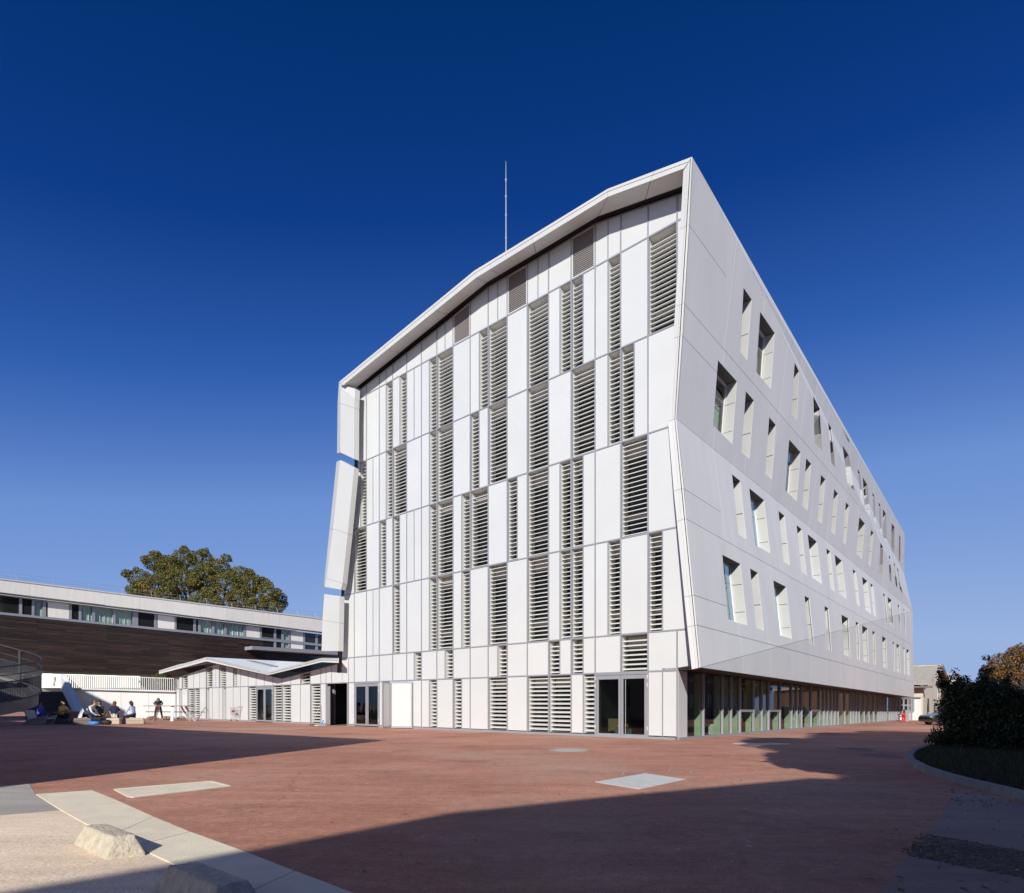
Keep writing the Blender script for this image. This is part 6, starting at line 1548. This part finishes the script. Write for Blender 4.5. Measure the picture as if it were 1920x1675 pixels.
# ------------------------------------------------------------------ buildings and trees around the camera (they stand outside the frame, cast the court's shadows and show in the glass)
def block_building(name, P, h, m, label):
    c_ = sum(P, V(0, 0, 0))/len(P); t = thing(name, Vector((c_.x, c_.y, 0)), label, 'building'); mb = MB()
    mb.prism([Vector((p.x, p.y, -.3)) for p in P], V(0, 0, h+.3)); mb.build('walls', m, t)
    for a, b in zip(P, P[1:]+P[:1]):
        L_ = (b-a).length; d = (b-a).normalized(); n_ = V(d.y, -d.x, 0); n_ = n_ if n_.dot((a+b)/2-c_) > 0 else -n_
        k = 0; s_ = 1.5
        while s_ < L_-2.2:
            for z in ([1.0] if h < 5 else [1.0, 4.6] if h < 9.5 else [1.0, 4.6, 7.6]):
                mb = MB(); q = a+d*s_; mb.prism([q+V(0, 0, z)+n_*.03, q+d*1.2+V(0, 0, z)+n_*.03, q+d*1.2+V(0, 0, z+1.8)+n_*.03, q+V(0, 0, z+1.8)+n_*.03], -n_*.05); w_ = mb.build('window', M['reveal'], t)
                mb = MB()
                for u in (.1, .65): mb.prism([q+d*u+V(0, 0, z+.1)+n_*.05, q+d*(u+.45)+V(0, 0, z+.1)+n_*.05, q+d*(u+.45)+V(0, 0, z+1.7)+n_*.05, q+d*u+V(0, 0, z+1.7)+n_*.05], -n_*.015)
                mb.build('pane', M['pane_dark'], w_)
            s_ += 3.2
    return t
SH = Vector((S.x, S.y, 0)).normalized()
def shift(p, h): return Vector((p.x, p.y, 0))+SH*(h/math.tan(SUN_EL))
hA = 9.0
E_ = [G(-700, 1830), G(0, 1672), G(320, 1620.5), G(460, 1595), G(850, 1523), G(1160, 1492), G(1520, 1460)]
EA = [shift(p, hA) for p in E_]+[V(5, -8.2, 0), V(22, -9.5, 0)]
block_building('school_building', EA+[EA[-1]+V(6, -14, 0), EA[0]+V(-2, -22, 0)], hA, M['cream'], 'cream school building behind the camera')
hB = 8.0
c0 = shift(G(726, 1388), hB); dB = Vector((-.825, .565, 0)); 
block_building('left_building', [c0, c0+dB*34, c0+dB*34+V(-8, -11, 0), c0+V(-8, -11, 0)], hB, M['cream'], 'cream building left of the court outside the frame')
WW = thing('added_shade_wing', V(-42, 23, 0), 'unseen wing added left of the court to shade stairs and wall', 'building')  # added mass, sloped top shaped to throw shade on stairs and terrace wall
mb = MB(); mb.prism([V(-36.5, 25.5, 0), V(-36.5, 25.5, 13.3), V(-39.7, 25.5, 14.8), V(-52, 25.5, 15.4), V(-52, 25.5, 0)], V(0, -6, 0)); mb.build('walls', M['cream'], WW)
p0 = K+dS*10+nS*26; block_building('brick_school', [Vector((p.x, p.y, 0)) for p in (p0, p0+dS*75, p0+dS*75+nS*10, p0+nS*10)], 10.5, M['brick'], 'brick building across the lane reflected in the side glazing')
def offtree(sx, sy, R, hz, seed, label):
    g = V(sx, sy, 0)+SH*(hz/math.tan(SUN_EL)); rnd = random.Random(seed); cl = [(V(rnd.uniform(-1, 1)*R*.62, rnd.uniform(-1, 1)*R*.62, hz+rnd.uniform(-.35, .45)*R), R*.42, R*.42, R*.34) for _ in range(18)]
    tree(g, hz*.6, cl, 17000, .26, M['leaf_dark'], label, 'tree', seed, .3, group='evergreen trees beside the court', shell=.2)
offtree(10.9, 17.6, 4.0, 12, 61, 'tall evergreen tree just right of the camera')
offtree(14.8, 21.3, 4.6, 12, 62, 'tall evergreen tree at the right, second from the camera')
offtree(10.3, 12.9, 3.7, 12, 66, 'tall evergreen tree nearest behind the camera at the right')
offtree(7.7, 11.2, 2.3, 7, 67, 'small evergreen tree added close behind the camera to shade the road')  # small trees added to close the sunlit gap in the road's shadow
offtree(9.8, 12.9, 2.6, 7, 68, 'small evergreen tree added behind the camera for road shade, farther right')
offtree(12.4, 11.6, 3.0, 7, 69, 'small evergreen tree added for shade right of the camera before the verge')
offtree(20, 20, 5.0, 12, 63, 'tall evergreen tree farthest right of the camera')
offtree(13.5, 13.2, 4.6, 12, 64, 'tall evergreen tree between the school building and the verge')
offtree(19, 13.5, 5.0, 12, 65, 'tall evergreen tree behind the verge')
